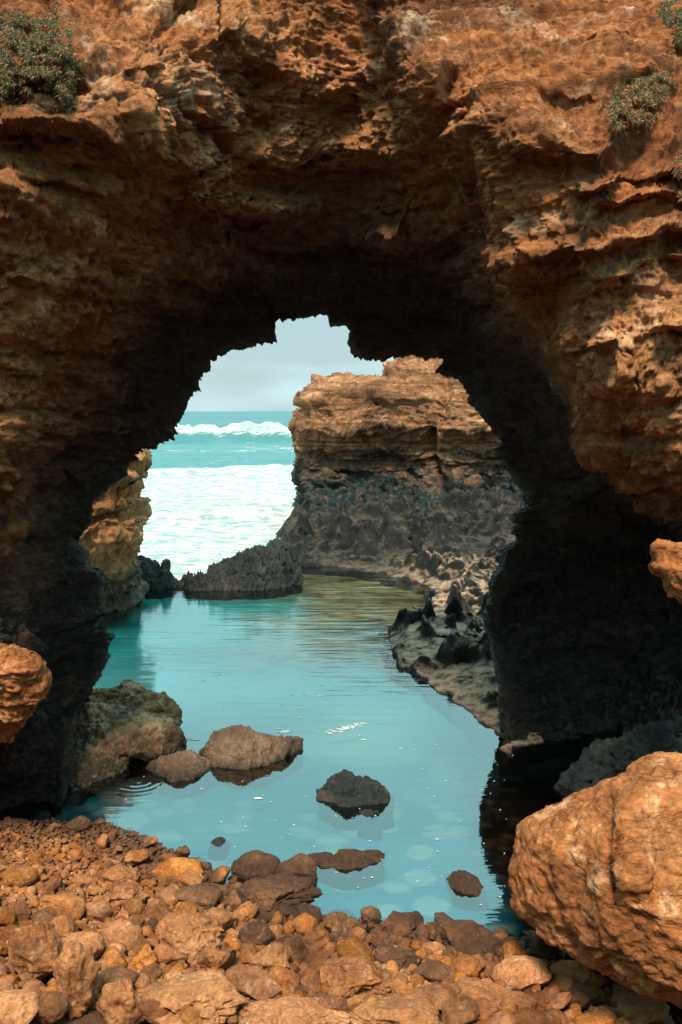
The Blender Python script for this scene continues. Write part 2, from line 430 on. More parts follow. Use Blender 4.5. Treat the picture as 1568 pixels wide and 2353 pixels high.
MASS_R = [(800, -400), (840, 40), (895, 130), (935, 210), (1000, 280), (1041, 395), (1110, 500), (1118, 650), (1180, 770), (1270, 870), (1350, 1000), (1420, 1095), (1568, 1135), (2100, 1180)]
MASS_L = [(-600, 250), (0, 275), (200, 290), (300, 335), (370, 345), (415, 270), (395, 150), (350, 70), (440, -20), (440, -400)]
MASS_L2 = [(-400, 500), (0, 510), (60, 490), (75, 420), (40, 385), (-400, 370)]
BUMPS = [  # x, y, rx, ry, metres towards the viewer
 (330, 215, 90, 130, .28), (180, 120, 120, 100, .12), (490, 80, 110, 45, .30), (600, 60, 60, 45, .15), (560, 120, 60, 50, .15),
 (480, 455, 42, 75, .28), (545, 385, 35, 40, .15), (600, 345, 30, 30, .12), (690, 510, 60, 40, .18), (800, 380, 40, 60, .12), (620, 500, 70, 25, .15),
 (1000, 205, 110, 90, .30), (950, 100, 80, 60, .15), (1130, 260, 70, 50, .15), (1230, 320, 90, 40, .18), (1350, 350, 60, 30, .1),
 (1180, 590, 80, 60, .25), (1160, 700, 60, 70, .12), (1300, 560, 120, 50, .1), (1480, 830, 150, 60, .2), (1400, 960, 90, 90, .12),
 (20, 1600, 80, 85, .75), (110, 1500, 110, 40, .15), (60, 1010, 110, 60, .25), (140, 900, 120, 40, .15), (80, 1240, 120, 50, .2),
 (170, 1400, 70, 60, .2), (120, 700, 150, 60, .2), (1545, 1300, 45, 60, .0), (700, 640, 160, 40, .15), (880, 560, 60, 70, .2)]
LEDGES = [  # polyline, amplitude, width above
 ([(1286, 436), (1350, 425), (1568, 372), (1800, 350)], .26, 55), ([(1120, 318), (1200, 350), (1300, 362), (1420, 330)], .14, 45),
 ([(1330, 478), (1568, 452), (1800, 440)], .15, 32), ([(1250, 585), (1400, 560), (1568, 520), (1800, 500)], .22, 40),
 ([(1115, 655), (1200, 668), (1300, 640)], .2, 60), ([(1340, 640), (1568, 590), (1800, 580)], .14, 34), ([(1250, 790), (1400, 790), (1568, 745), (1800, 730)], .25, 55),
 ([(1200, 90), (1330, 110), (1568, 60)], .08, 50), ([(1240, 210), (1400, 205), (1568, 160)], .1, 50), ([(440, 600), (700, 545), (960, 560)], .2, 60),
 ([(0, 870), (150, 850), (320, 900)], .2, 50), ([(0, 1120), (160, 1090), (240, 1130)], .2, 60), ([(0, 640), (250, 690), (480, 700)], .2, 60),
 ([(0, 380), (120, 400), (260, 420)], .12, 40), ([(250, 640), (420, 560), (560, 540)], .14, 50)]

def arch_depth(x, y):
    """distance Y of the arch's near face in front of each frame position"""
    Q = np.stack([x / 100.0, y / 100.0, 0 * x], 1)
    wx = x + 30 * fbm(Q, .9, 3, .45, 1.5); wy = y + 24 * fbm(Q, .9, 3, .45, 7.5)
    am = 0.55 + 0.9 * sst(-.35, .35, fbm(Q, 1.1, 3, .5, 4.4))
    Y = table(x, y)
    d = poly_sd(wx, wy, MASS_R)                 # right-hand side of the walk is +: below-left
    Y = Y + 0.55 * (1 - sst(-25, 25, -d) * 1.0) * np.exp(-np.clip(d, 0, None) / 260.0) * (x > 500)
    d = poly_sd(wx, wy, MASS_L)
    Y = Y + 0.38 * (sst(-14, 22, d)) * np.exp(-np.clip(d, 0, None) / 200.0) * (x < 900)
    for bx, by, rx, ry, a in BUMPS:
        q = ((wx - bx) / rx) ** 2 + ((wy - by) / ry) ** 2
        Y = Y - a * am * np.exp(-q ** 1.2)
    for P, a, wd in LEDGES:
        P = np.asarray(P, float)
        L = np.interp(wx, P[:, 0], P[:, 1]); t = (wy - L) / wd
        ex = sst(P[0, 0] - 10, P[0, 0] + 50, wx) * (1 - sst(P[-1, 0] - 40, P[-1, 0] + 20, wx))
        Y = Y - (.7 if P[0, 0] > 1000 else 1.) * a * am * ex * np.where(t < 0, np.clip(1 + t, 0, 1) ** 1.5, np.clip(1 - t * 3.2, 0, 1) ** 1.3)
    return Y

def build_arch(NT=1500, NS=430, NB=110):
    C = resample(CONT, NT)
    sm = np.stack([smooth_grid(C[:, k], 161, 0) for k in range(3)], 1)
    sm = np.where(np.arange(NT)[:, None] < 0, C, sm)
    # keep the ends anchored
    e = np.clip(np.minimum(np.arange(NT), NT - 1 - np.arange(NT)) / 80.0, 0, 1)[:, None]
    sm = C * (1 - e) + sm * e
    det = C - sm
    ctr = np.array([690., 1280.])
    ang = np.unwrap(np.arctan2(sm[:, 1] - ctr[1], sm[:, 0] - ctr[0]))
    ang = smooth_grid(ang, 121, 0); ang = np.maximum.accumulate(ang) if ang[-1] > ang[0] else np.minimum.accumulate(ang)
    ang = ang + np.linspace(0, 1e-3, NT) * np.sign(ang[-1] - ang[0])
    x0, x1, y0, y1 = -260., 1828., -260., 2480.
    dx, dy = np.cos(ang), np.sin(ang)
    with np.errstate(divide='ignore'):
        tx = np.where(dx > 0, (x1 - ctr[0]) / dx, (x0 - ctr[0]) / dx); ty = np.where(dy > 0, (y1 - ctr[1]) / dy, (y0 - ctr[1]) / dy)
    tt = np.minimum(np.abs(tx), np.abs(ty))
    outp = np.stack([ctr[0] + dx * tt, ctr[1] + dy * tt], 1)
    s = np.linspace(1, 0, NS) ** 1.15
    PX = sm[None, :, 0] * (1 - s[:, None]) + outp[None, :, 0] * s[:, None] + det[None, :, 0] * np.exp(-s[:, None] * 22)
    PY = sm[None, :, 1] * (1 - s[:, None]) + outp[None, :, 1] * s[:, None] + det[None, :, 1] * np.exp(-s[:, None] * 22)
    D = arch_depth(PX.ravel(), PY.ravel()).reshape(PX.shape)
    dist = np.hypot(PX - C[None, :, 0], PY - C[None, :, 1])
    wgt = np.exp(-(dist / 70.0))
    D = D * (1 - wgt) + (C[None, :, 2] - 0.30) * wgt
    D = D + 0.42 * np.exp(-dist / 7.0)
    G = at(PX, PY, D)
    # far side, going out again behind the lip
    t = np.linspace(0, 1, NB + 1)[1:]
    nx, ny = outp[:, 0] - C[:, 0], outp[:, 1] - C[:, 1]; nl = np.hypot(nx, ny)
    reach = np.minimum(nl * 0.6, 240.)
    ox = C[None, :, 0] + det[None, :, 0] * 0 + (nx / nl * reach)[None, :] * (t ** 1.6)[:, None]
    oy = C[None, :, 1] + (ny / nl * reach)[None, :] * (t ** 1.6)[:, None]
    DB = C[None, :, 2] + 0.15 + 0.25 * np.minimum(t * 12, 1)[:, None] + 1.1 * (t ** 0.8)[:, None]
    GB = at(ox, oy, DB)
    # over the top, from the far side back to the near outer edge
    NO = 60
    q = np.linspace(0, 1, NO + 2)[1:-1]
    a, b = GB[-1], G[0]
    cc = at(ctr[0], ctr[1], 9.5)
    rad = (a + b) / 2 - cc; rad[:, 1] = 0; rad /= np.linalg.norm(rad, axis=1)[:, None] + 1e-6
    GO = a[None] * (1 - q)[:, None, None] + b[None] * q[:, None, None] + rad[None] * (np.sin(np.pi * q) * 0.1)[:, None, None]
    A = np.concatenate([G, GB, GO], 0)
    B_ = A
    for _k in range(2):
        B_ = box(box(B_, 35, 0), 51, 1)
    nrm = grid_normals(B_)
    sm_n = nrm.copy(); nrm = grid_normals(box(box(A, 7, 0), 7, 1)) * .35 + sm_n * 1.0
    lipw = np.zeros(A.shape[:2]); lipw[:NS] = np.exp(-dist / 60.); lipw[NS:NS + NB] = np.exp(-t * 6)[:, None]
    inw = np.zeros(A.shape); inw[..., 0] = (C[:, 0] - outp[:, 0])[None]; inw[..., 2] = -(C[:, 1] - outp[:, 1])[None]
    inw /= np.linalg.norm(inw, axis=-1)[..., None]
    sgn = -1.0 if nrm[NS // 2, NT // 2, 1] > 0 else 1.0
    nrm = nrm * sgn * (1 - lipw[..., None]) + inw * lipw[..., None]
    nrm /= np.linalg.norm(nrm, axis=-1)[..., None] + 1e-9
    P = A.reshape(-1, 3); Nn = nrm.reshape(-1, 3).copy()
    mid = Nn[(NS // 2) * NT + NT // 2]
    mid = mid * sgn
    damp = np.ones(A.shape[:2]); damp[:NS] = 0.16 + 0.84 * sst(4, 110, dist); damp[NS:NS + NB] = (0.16 + 0.84 * np.minimum(t * 3, 1))[:, None]
    damp = damp.ravel()
    big = fbm(P, 1.5, 3, 0.5) * 0.17
    bil = -ridged(P, (0.8, 0.8, 0.55), 5, 0.58, 3.1) * 0.03 + fbm(P, (.6, .6, .42), 5, .60, 6.3) * .06
    st = (strata(P, 0.19, 0.30, 1.0) - 0.5) * 0.11 + (strata(P, 0.07, 0.22, 2.0) - 0.5) * 0.045
    inner = sst(700, 950, PY).mean() * 0
    stw = 0.6 + 0.9 * sst(-0.2, 0.25, fbm(P, 2.3, 2, 0.5, 9.0))
    wr = np.clip(0.5 - worley(P + 0.08 * fbm(P, 0.3, 2)[:, None], 0.33, 2.0), -0.2, 0.5) * 0.05
    pits = -np.clip(0.40 - worley(P + .05 * fbm(P, .15, 2)[:, None], 0.17, 5.0), 0, 1) * 0.30 * sst(0.0, 0.25, fbm(P, 0.9, 2, 0.5, 4.0))
    sandy = np.ones(A.shape[:2]); sandy[:NS] = 1 - .62 * sst(1020, 1160, PX) * (1 - sst(900, 1100, PY)); sandy = sandy.ravel()
    bil = bil * sandy; st = st * (.25 + .75 * sandy); pits = pits * sandy
    nod = np.clip(.55 - worley(P + .04 * fbm(P, .12, 2)[:, None], .13, 8.), 0, 1) * .06 * sst(-.1, .3, fbm(P, 1.3, 2, .5, 3.))
    fine = fbm(P, 0.16, 4, 0.68, 6.0) * 0.05 + nod + fbm(P, .07, 3, .7, 2.) * .018
    disp = damp * (big + bil + st * stw + wr + pits) + (0.5 + 0.5 * damp) * fine
    # thin broken beds at the lip
    lip = (1 - damp) * ((strata(P, 0.045, 0.1, 3.0) - 0.5) * 0.06 + fbm(P, 0.12, 4, 0.7, 8.0) * 0.07) * sst(-.35, .35, fbm(P, .55, 2, .5, 12.))
    P = P + Nn * (disp + lip)[:, None]
    nr = A.shape[0]
    nr2 = nr
    f = grid_faces(nr2, NT, False)
    last = np.stack([(nr - 1) * NT + np.arange(NT - 1), (nr - 1) * NT + np.arange(1, NT), np.arange(1, NT), np.arange(NT - 1)], 1)
    f = np.concatenate([f, last])
    # end caps are underground
    return P, f, mid[1] > 0

P_, f_, fl_ = build_arch()
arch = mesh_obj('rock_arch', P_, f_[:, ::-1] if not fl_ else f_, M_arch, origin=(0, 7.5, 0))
tag(arch, 'huge orange and brown limestone arch framing the pool and the sea', 'rock arch')

# ------------------------------------------------------------------ inflated rocks
def inflate(outline, Yf, tf, tb, sub=6, amp=0.08, ns=0.5, strat=0.0, pits=0.0, rel=(), fine=0.02, ctr=None, pw=0.5, chips=0):
    O = np.asarray(outline, float)
    if ctr is None: ctr = (O[:, 0].mean(), O[:, 1].mean())
    O2 = resample(np.vstack([O, O[:1]]), 400)
    a = np.arctan2(O2[:, 1] - ctr[1], O2[:, 0] - ctr[0]); r = np.hypot(O2[:, 1] - ctr[1], O2[:, 0] - ctr[0])
    k = np.argsort(a); a, r = a[k], r[k]
    a = np.r_[a - 2 * np.pi, a, a + 2 * np.pi]; r = np.r_[r, r, r]
    V, Fa = ico(sub)
    rr = np.hypot(V[:, 0], V[:, 1]); th = np.arctan2(-V[:, 1], V[:, 0])
    R = np.interp(th, a, r)
    # r on the disc from the sphere direction
    px = ctr[0] + np.cos(th) * rr * R; py = ctr[1] + np.sin(th) * rr * R
    c = V[:, 2]
    Y = (Yf(px, py) if callable(Yf) else Yf + 0 * px) - np.where(c > 0, tf, tb) * np.sign(c) * np.abs(c) ** (2 * pw)
    for bx, by, rx, ry, am in rel:
        q = ((px - bx) / rx) ** 2 + ((py - by) / ry) ** 2
        Y = Y - am * np.exp(-q ** 1.5) * (c > 0)
    P = at(px, py, Y)
    if chips:
        rg = np.random.default_rng(chips); cc = P.mean(0); ext = (P - cc).std(0) * 1.7
        for _ in range(chips):
            nn = rg.normal(size=3); nn[1] = -abs(nn[1]) - .3; nn[2] *= .8; nn /= np.linalg.norm(nn)
            sd_ = ((P - cc) / ext) @ nn; hh_ = np.quantile(sd_, rg.uniform(.86, .97))
            P = P - (nn * ext)[None] * (np.clip(sd_ - hh_, 0, None) * .85)[:, None]
    n = vnormals(P, Fa)
    if (n * (P - P.mean(0))).sum() < 0: n = -n; Fa = Fa[:, ::-1]
    d = fbm(P, ns, 3, 0.5, 1.3) * amp + ridged(P, ns * 0.8, 5, 0.5, 5.5) * amp * 0.35
    if strat: d = d + (strata(P, 0.14, 0.2, 4.0) - 0.5) * strat
    if pits: d = d - np.clip(0.42 - worley(P + .06 * fbm(P, .2, 2)[:, None], ns * 0.3, 3.0), 0, 1) * pits * 1.6 * sst(.0, .3, fbm(P, ns * 1.1, 3, .5, 9.4))
    d = d + fbm(P, ns * 0.14, 4, 0.6, 2.2) * fine
    return P + n * d[:, None], Fa

# foreground boulder
BO = [(1187, 1898), (1222, 1877), (1284, 1850), (1328, 1828), (1372, 1806), (1442, 1781), (1469, 1752), (1526, 1738), (1568, 1748), (1700, 1770),
      (1800, 1900), (1800, 2300), (1720, 2420), (1620, 2380), (1568, 2346), (1482, 2302), (1431, 2274), (1379, 2238), (1328, 2209), (1277, 2187), (1240, 2160), (1225, 2144),
      (1197, 2105), (1188, 2040), (1179, 2000), (1192, 1930)]
BO = [(1480 + (x_ - 1480) * (.99 if x_ < 1480 else 1.06), 2060 + (y_ - 2060) * (.99 if y_ < 2060 else 1.07)) for x_, y_ in BO]
def ybo(x, y): return 5.25 - (x - 1190) / 610 * 1.1 - (y - 1900) / 450 * 0.55
P, Fa = inflate(BO, ybo, 0.45, 0.9, 7, 0.05, 0.55, 0.035, 0.13, chips=18,
                rel=[(1600, 2090, 60, 160, -.10), (1455, 1990, 26, 120, .12), (1400, 2120, 90, 24, .06), (1330, 1960, 110, 90, .10), (1540, 1880, 70, 60, .22), (1460, 1950, 30, 90, .16), (1350, 2080, 100, 70, .08), (1420, 2020, 25, 120, -.07), (1560, 2200, 90, 90, .15)],
                fine=0.02, ctr=(1480, 2060), pw=0.5)
o = mesh_obj('boulder', P, Fa, M_bould, origin=P.mean(0))
tag(o, 'huge orange pitted boulder leaning in at the lower right beside the pool', 'boulder')

P, Fa = inflate([(1262, 1860), (1290, 1800), (1335, 1745), (1400, 1712), (1480, 1690), (1568, 1660), (1720, 1640), (1760, 1800), (1700, 1930), (1500, 1960), (1300, 1930)],
                lambda x, y: 7.6 - (x - 1300) / 400 * .7, .25, .9, 6, .10, .35, 0, .12, fine=.05, ctr=(1500, 1810), chips=12)
o = mesh_obj('rock', P, Fa, M_ridge, origin=P.mean(0))
tag(o, 'dark speckled wet rock slope behind the orange boulder under the black recess', 'rock')

P, Fa = inflate([(-90, 1530), (0, 1520), (40, 1530), (66, 1540), (90, 1565), (72, 1600), (80, 1640), (52, 1678), (20, 1702), (-30, 1712), (-90, 1700)],
                lambda x, y: 6.5 + (y - 1600) / 100 * .12, .16, .7, 6, .07, .3, .14, .05, fine=.02, ctr=(-5, 1615), chips=10, pw=.36)
o = mesh_obj('rock', P, Fa, M_bould, origin=P.mean(0))
tag(o, 'bright orange rock outcrop at the left edge, low on the dark wall', 'rock')

# rock nose poking in at the right edge
P, Fa = inflate([(1503, 1255), (1530, 1248), (1600, 1240), (1700, 1260), (1720, 1400), (1640, 1420), (1568, 1372), (1545, 1345), (1535, 1312), (1512, 1305)],
                lambda x, y: 5.6 - (x - 1500) / 200 * .3, .2, .8, 6, .05, .35, fine=.014, pits=.04, strat=.06, ctr=(1600, 1320), chips=10)
o = mesh_obj('rock', P, Fa, M_bould, origin=P.mean(0))
tag(o, 'small rust-orange rock nose jutting from the right edge in front of the black recess', 'rock')

# cliff seen through the arch on the left
P, Fa = inflate([(330, 1000), (326, 1050), (308, 1070), (303, 1098), (316, 1112), (305, 1125), (309, 1150), (320, 1175), (311, 1200), (313, 1232), (322, 1250), (316, 1290), (321, 1315), (321, 1348),
                 (305, 1372), (270, 1392), (228, 1414), (100, 1440), (20, 1400), (20, 1000), (200, 960)],
                lambda x, y: 15.4 + (x - 235) / 85 * 0.4 + (y - 1250) / 200 * 0.6, 1.1, 2.5, 7, .16, 1.0, .25, .12, fine=.07, ctr=(190, 1200),
                rel=[(270, 1250, 60, 60, .4)])
o = mesh_obj('cliff', P, Fa, M_side, origin=P.mean(0))
tag(o, 'sunlit orange cliff corner beyond the arch at the left of the pool', 'cliff')

# left boulder at the foot of the arch
P, Fa = inflate([(187, 1606), (215, 1590), (262, 1588), (300, 1580), (340, 1590), (380, 1610), (405, 1640), (412, 1670), (408, 1700), (400, 1735), (330, 1738), (311, 1742), (290, 1777),
                 (249, 1808), (220, 1829), (195, 1855), (150, 1900), (90, 1890), (80, 1700), (130, 1620)],
                lambda x, y: 8.75 + (1745 - y) / 180 * 1.1 - (x < 0), .45, .6, 7, .07, .5, 0, .07, fine=.035, ctr=(230, 1720),
                rel=[(355, 1640, 25, 10, -.12), (240, 1610, 50, 12, -.08)])
o = mesh_obj('boulder', P, Fa, M_poolor, origin=P.mean(0))
tag(o, 'rounded tan and black boulder at the left foot of the arch beside the pool', 'boulder')

# ------------------------------------------------------------------ headland
def build_headland():
    NU, NV = 620, 300
    LC = np.array([(867, 737), (894, 704), (927, 688), (953, 685), (986, 670), (1006, 677), (1052, 695), (1098, 680), (1144, 701), (1190, 688), (1236, 672), (1290, 655)], float)
    YL = 30.0
    zl = at(700, LC[:, 0], YL)[:, 2]; xl = at(LC[:, 1], LC[:, 0], YL)[:, 0]
    k = np.argsort(zl); zl, xl = zl[k], xl[k] + .38
    TP = np.array([(690, 880), (737, 866), (797, 865), (835, 877), (848, 874), (862, 856), (889, 822), (930, 816), (1100, 812), (1500, 830)], float)
    u = np.linspace(0, 1, NU); v = np.linspace(0, 1, NV)
    U, Vv = np.meshgrid(u, v)
    XR = 13.0; XLm = at(715, 950, YL)[0]
    Xb = XR + (XLm - XR) * np.clip(U / 0.78, 0, 1)
    xt = at(TP[:, 0], TP[:, 1], 29.5)[:, 0]; zt = at(TP[:, 0], TP[:, 1], 29.5)[:, 2]
    top = np.interp(Xb, xt, zt)
    bod = np.clip(Vv / 0.78, 0, 1)
    z = -0.8 + (top + 0.8) * bod
    over = np.clip((Vv - 0.78) / 0.22, 0, 1)
    left = np.interp(z, zl, xl)
    X = XR + (left - XR) * np.clip(U / 0.78, 0, 1)
    prof = np.interp(z, [-.8, 0, .5, .9, 1.5, 2.3, 2.75, 3.0, 3.5, 3.9, 4.2, 4.7, 5.3, 7], [-2.2, -1.4, -.4, .3, .9, .6, .1, -.25, -.1, .1, .5, 1.1, 1.6, 2.6])
    wrap = np.clip((U - 0.78) / 0.22, 0, 1)
    corner = np.clip((U - 0.62) / 0.16, 0, 1)
    Y = 28.2 + prof + 1.6 * corner ** 2.2 + wrap * 7 + 5 * over ** 1.0 + 0.5 * np.sin(X * 1.3) - 0.12 * np.clip(X - 2, 0, 9)
    X = X + wrap ** 0.6 * 0.0 - 0.25 * np.sin(np.pi * wrap)
    z = z + over * 0.15
    A = np.stack([X, Y, z], -1)
    n = grid_normals(smooth_grid(smooth_grid(A, 7, 0), 7, 1)); P = A.reshape(-1, 3); n = n.reshape(-1, 3)
    if n[(NV // 2) * NU + NU // 3, 1] > 0: n = -n; fl = True
    else: fl = False
    crack = -0.5 * np.exp(-((P[:, 0] - at(1010, 1000, 28.)[0] - 0.25 * np.sin(P[:, 2] * 1.7)) / 0.16) ** 2)
    lowk = 1 - sst(1.2, 2.2, P[:, 2])
    d = fbm(P, (2.2, 2.2, 1.4), 3, .5) * .30 + (strata(P, .42, .35, 5.) - .5) * .42 * (1 - .6 * lowk) + (strata(P, .13, .3, 6.) - .5) * .17 + ridged(P, (.9, .9, .55), 4, .55) * .11 * (1 + lowk) + fbm(P, .3, 4, .6) * .09 + crack
    P = P + n * d[:, None]
    return P, grid_faces(NV, NU, flip=fl)
P, Fa = build_headland()
o = mesh_obj('cliff', P, Fa[:, ::-1], M_head, origin=(4, 27, 0))
tag(o, 'banded brown headland cliff with dark base rising from the sea beyond the arch', 'cliff')

# ------------------------------------------------------------------ rugged shelf
SH = gnd(*np.array([(640, 1302), (690, 1300), (760, 1302), (820, 1308), (880, 1316), (930, 1336), (985, 1345), (1010, 1362), (1000, 1395), (950, 1412), (905, 1435), (888, 1470), (893, 1505),
                    (940, 1538), (1000, 1562), (1042, 1597), (1086, 1636), (1121, 1671), (1152, 1707), (1172, 1735), (1230, 1712), (1500, 1690)]).T)
def shelf_in(x, y):
    d = poly_sd(np.asarray(x, float), np.asarray(y, float), np.vstack([[(-1.7, 32), (-1.6, 24)], SH, [(9, 8.2)]]))
    Q = np.vstack([[(-1.7, 32), (-1.6, 24)], SH, [(9, 8.2), (40, 8.2), (40, 32)]])
    ins = np.zeros(d.shape, bool)
    for a, b in zip(Q, np.roll(Q, -1, 0)):
        c = ((a[1] > y) != (b[1] > y))
        with np.errstate(divide='ignore', invalid='ignore'):
            xi = (b[0] - a[0]) * (y - a[1]) / (b[1] - a[1]) + a[0]
        ins ^= c & (x < xi)
    return np.where(ins, np.abs(d), -np.abs(d))
SSG = 1.0
SSG = 1.0 if shelf_in(np.array([7.0]), np.array([16.0]))[0] > 0 else -1.0
def build_shelf():
    NX, NY = 620, 760
    X, Y = np.meshgrid(np.linspace(-3.4, 10.5, NX), 8.2 + (30.5 - 8.2) * np.linspace(0, 1, NY) ** 1.25)
    d = shelf_in(X.ravel(), Y.ravel())
    P0 = np.stack([X.ravel(), Y.ravel(), 0 * X.ravel()], 1)
    dd = d + 0.18 * fbm(P0, .8, 3, .6)
    farw = sst(15.5, 19, P0[:, 1])
    ins = np.clip(dd, 0, None)
    z = np.where(dd > 0, 0.02 + ins * (0.10 + 0.18 * farw), np.maximum(dd * 1.3, -1.5))
    z = z + (1 - farw) * 0.16 * sst(.1, .9, ins)
    z = np.minimum(z, .14 + .12 * sst(20, 29, P0[:, 1]) + .35 * sst(1.5, 6, P0[:, 0]) * farw)
    z = z - 1.2 * sst(2.1, 2.8, P0[:, 0]) * (1 - sst(11.5, 13, P0[:, 1]))
    k = sst(-.15, .5, dd)
    kar = (ridged(P0, 1.3, 5, .58, 2.) - .5) * .15 + fbm(P0, 1.1, 4, .6, 7.) * .16 + fbm(P0, 2.6, 3, .5, 3.3) * .22 * farw + fbm(P0, .2, 4, .65) * .05 - np.clip(.45 - worley(P0, .6, 1.), 0, 1) * .4
    near = 1 - sst(16, 19, P0[:, 1])
    bl = sst(.0, .38, fbm(P0, .95, 3, .5, 12.) + .12 * fbm(P0, .25, 3, .6, 2.))
    z = z * (1 - .6 * near * k) + k * near * bl * (.22 + .16 * fbm(P0, .3, 3, .6, 8.)) + k * near * kar * (.15 + .75 * bl)
    bl2 = sst(-.1, .45, fbm(P0, (1.6, 1.1, 1), 3, .55, 5.))
    z = z + k * (1 - near) * (kar * (.6 + .9 * bl2) + .24 * bl2)
    mound = .16 * np.exp(-(((P0[:, 0] - gnd(975, 1470)[0]) / .55) ** 2 + ((P0[:, 1] - gnd(975, 1470)[1]) / .8) ** 2))
    z = z + mound * k + k * .12 * np.exp(-(((P0[:, 0] - gnd(1150, 1570)[0]) / .6) ** 2 + ((P0[:, 1] - 11.0) / 1.2) ** 2)) 
    P0[:, 2] = z
    P0[:, 0] += k * .07 * fbm(P0, .3, 2, .5, 3.); P0[:, 1] += k * .10 * fbm(P0, .3, 2, .5, 5.)
    return P0, grid_faces(NY, NX)
P, Fa = build_shelf()
o = mesh_obj('rock_shelf', P, Fa, M_karst, origin=(3, 15, 0))
tag(o, 'jagged black and tan rock shelf along the right side of the pool to the headland', 'rock shelf')

# ------------------------------------------------------------------ ridge rocks (rocks standing in the pool)
def ridge_rock(top, bot, nx=160, ny=90, thick=0.8, amp=.05, ns=.3, spikes=0.0, pits=.04, p=2.2, back=1.0, asp=None):
    """top: silhouette, bot: waterline towards the viewer, both in frame units"""
    top = np.asarray(top, float); bot = np.asarray(bot, float)
    xs = np.linspace(max(top[0, 0], bot[0, 0]), min(top[-1, 0], bot[-1, 0]), nx)
    yb = np.interp(xs, bot[:, 0], bot[:, 1]); yt = np.interp(xs, top[:, 0], top[:, 1])
    g = gnd(xs, yb); Yf = g[:, 1]
    hpx = np.clip(yb - yt, 1, None)
    th = hpx / F * Yf * thick * (1 / 0.9) + 0.04
    if asp: th = np.minimum(th, asp)
    Yc = smooth_grid(Yf + th * 0.55, 9, 0)
    zt = at(xs, yt, Yc)[:, 2]
    q = np.sin(np.linspace(-1, 1, ny) * np.pi / 2)
    G = np.zeros((ny, nx, 3))
    for j, s in enumerate(q):
        Y = Yc + (th * 0.75 * s * (1.0 if s < 0 else back) + (0.15 * s))
        G[j, :, 1] = Y
        G[j, :, 0] = (xs - CX) / F * (Yc / CP) * (1.0)
        G[j, :, 2] = -0.25 + (zt + 0.25) * (1 - abs(s) ** p)
    G[:, :, 0] = at(xs, yt, Yc)[None, :, 0]
    n = grid_normals(G)
    if n[ny // 2, nx // 2, 2] < 0: n = -n; fl = True
    else: fl = False
    P = G.reshape(-1, 3); n = n.reshape(-1, 3)
    d = fbm(P, ns, 4, .55, 1.7) * amp + ridged(P, ns * .5, 3, .5, 4.) * amp * .4 - np.clip(.4 - worley(P, ns * .45), 0, 1) * pits
    P = P + n * d[:, None]
    if spikes: P[:, 2] += spikes * np.clip(ridged(P * (1, 1, .9), .5, 4, .65, 9.), -.6, 1.4) * sst(.0, .15, P[:, 2]) * np.array(1.0)
    return P, grid_faces(ny, nx, flip=fl)

def add_ridge(name, top, bot, mat, label, cat, group=None, **k):
    P, Fa = ridge_rock(top, bot, **k)
    c = P.mean(0); c[2] = 0
    o = mesh_obj(name, P, Fa, mat, origin=c)
    return tag(o, label, cat, group)

add_ridge('rock_ridge', [(412, 1348), (440, 1342), (470, 1332), (500, 1320), (530, 1312), (560, 1296), (600, 1282), (640, 1270), (665, 1280), (680, 1308), (692, 1334)],
          [(412, 1344), (430, 1352), (520, 1354), (600, 1351), (650, 1346), (692, 1338)], M_ridge,
          'low spiky black rock ridge between the pool and the white surf, joined to the headland', 'rock ridge', nx=420, ny=160, thick=1.0, amp=.07, ns=.2, spikes=.17, pits=.15)
add_ridge('rock_ridge', [(290, 1300), (318, 1286), (335, 1290), (355, 1303), (362, 1312), (368, 1312), (374, 1296), (381, 1292), (384, 1312), (392, 1325), (402, 1340)],
          [(290, 1352), (330, 1352), (380, 1352), (402, 1349)], M_ridge,
          'small black rock spur with a pointed pinnacle, right of the sunlit cliff corner', 'rock ridge', nx=260, ny=120, thick=.8, amp=.08, ns=.4, spikes=.06, pits=.1)
add_ridge('rock', [(396, 1340), (404, 1334), (414, 1335), (424, 1338)], [(396, 1350), (410, 1350), (424, 1350)], M_ridge,
          'tiny dark rock in the gap between the two black ridges', 'rock', nx=60, ny=40, thick=.8, amp=.03)

# pool rocks
add_ridge('pool_rock', [(462, 1728), (480, 1710), (500, 1690), (530, 1674), (570, 1677), (600, 1682), (625, 1698), (645, 1705), (668, 1700), (692, 1708)],
          [(462, 1730), (500, 1745), (560, 1756), (620, 1748), (660, 1737), (692, 1716)], M_pool,
          'largest brown rock in the middle of the pool, humped on its left', 'rock', nx=240, ny=140, thick=1.0, amp=.05, ns=.3)
add_ridge('pool_rock', [(342, 1758), (370, 1744), (400, 1735), (430, 1733), (460, 1742), (500, 1745)],
          [(342, 1760), (370, 1775), (410, 1787), (450, 1780), (480, 1765), (500, 1752)], M_pool,
          'low brown rock just in front of the humped one, near the left boulder', 'rock', nx=200, ny=120, thick=1.2, amp=.04, ns=.25)
add_ridge('pool_rock', [(735, 1828), (755, 1810), (765, 1790), (780, 1775), (798, 1776), (812, 1790), (822, 1800), (845, 1798), (868, 1802), (885, 1815), (900, 1835)],
          [(735, 1831), (765, 1838), (800, 1842), (860, 1842), (900, 1836)], M_ridge,
          'dark double-peaked rock alone in the centre right of the pool', 'rock', nx=220, ny=130, thick=.9, amp=.05, ns=.25)
add_ridge('pool_rock', [(822, 1868), (840, 1863), (875, 1866)], [(822, 1869), (845, 1874), (875, 1869)], M_ridge,
          'thin dark rock sliver just in front of the double-peaked rock', 'rock', nx=60, ny=40, thick=.9, amp=.01, ns=.1)
add_ridge('pool_rock', [(482, 1938), (496, 1930), (508, 1927), (524, 1938)], [(482, 1939), (503, 1942), (524, 1939)], M_ridge,
          'tiny black rock alone in the left of the pool near the stones', 'rock', nx=60, ny=40, thick=1.2, amp=.006, ns=.1)
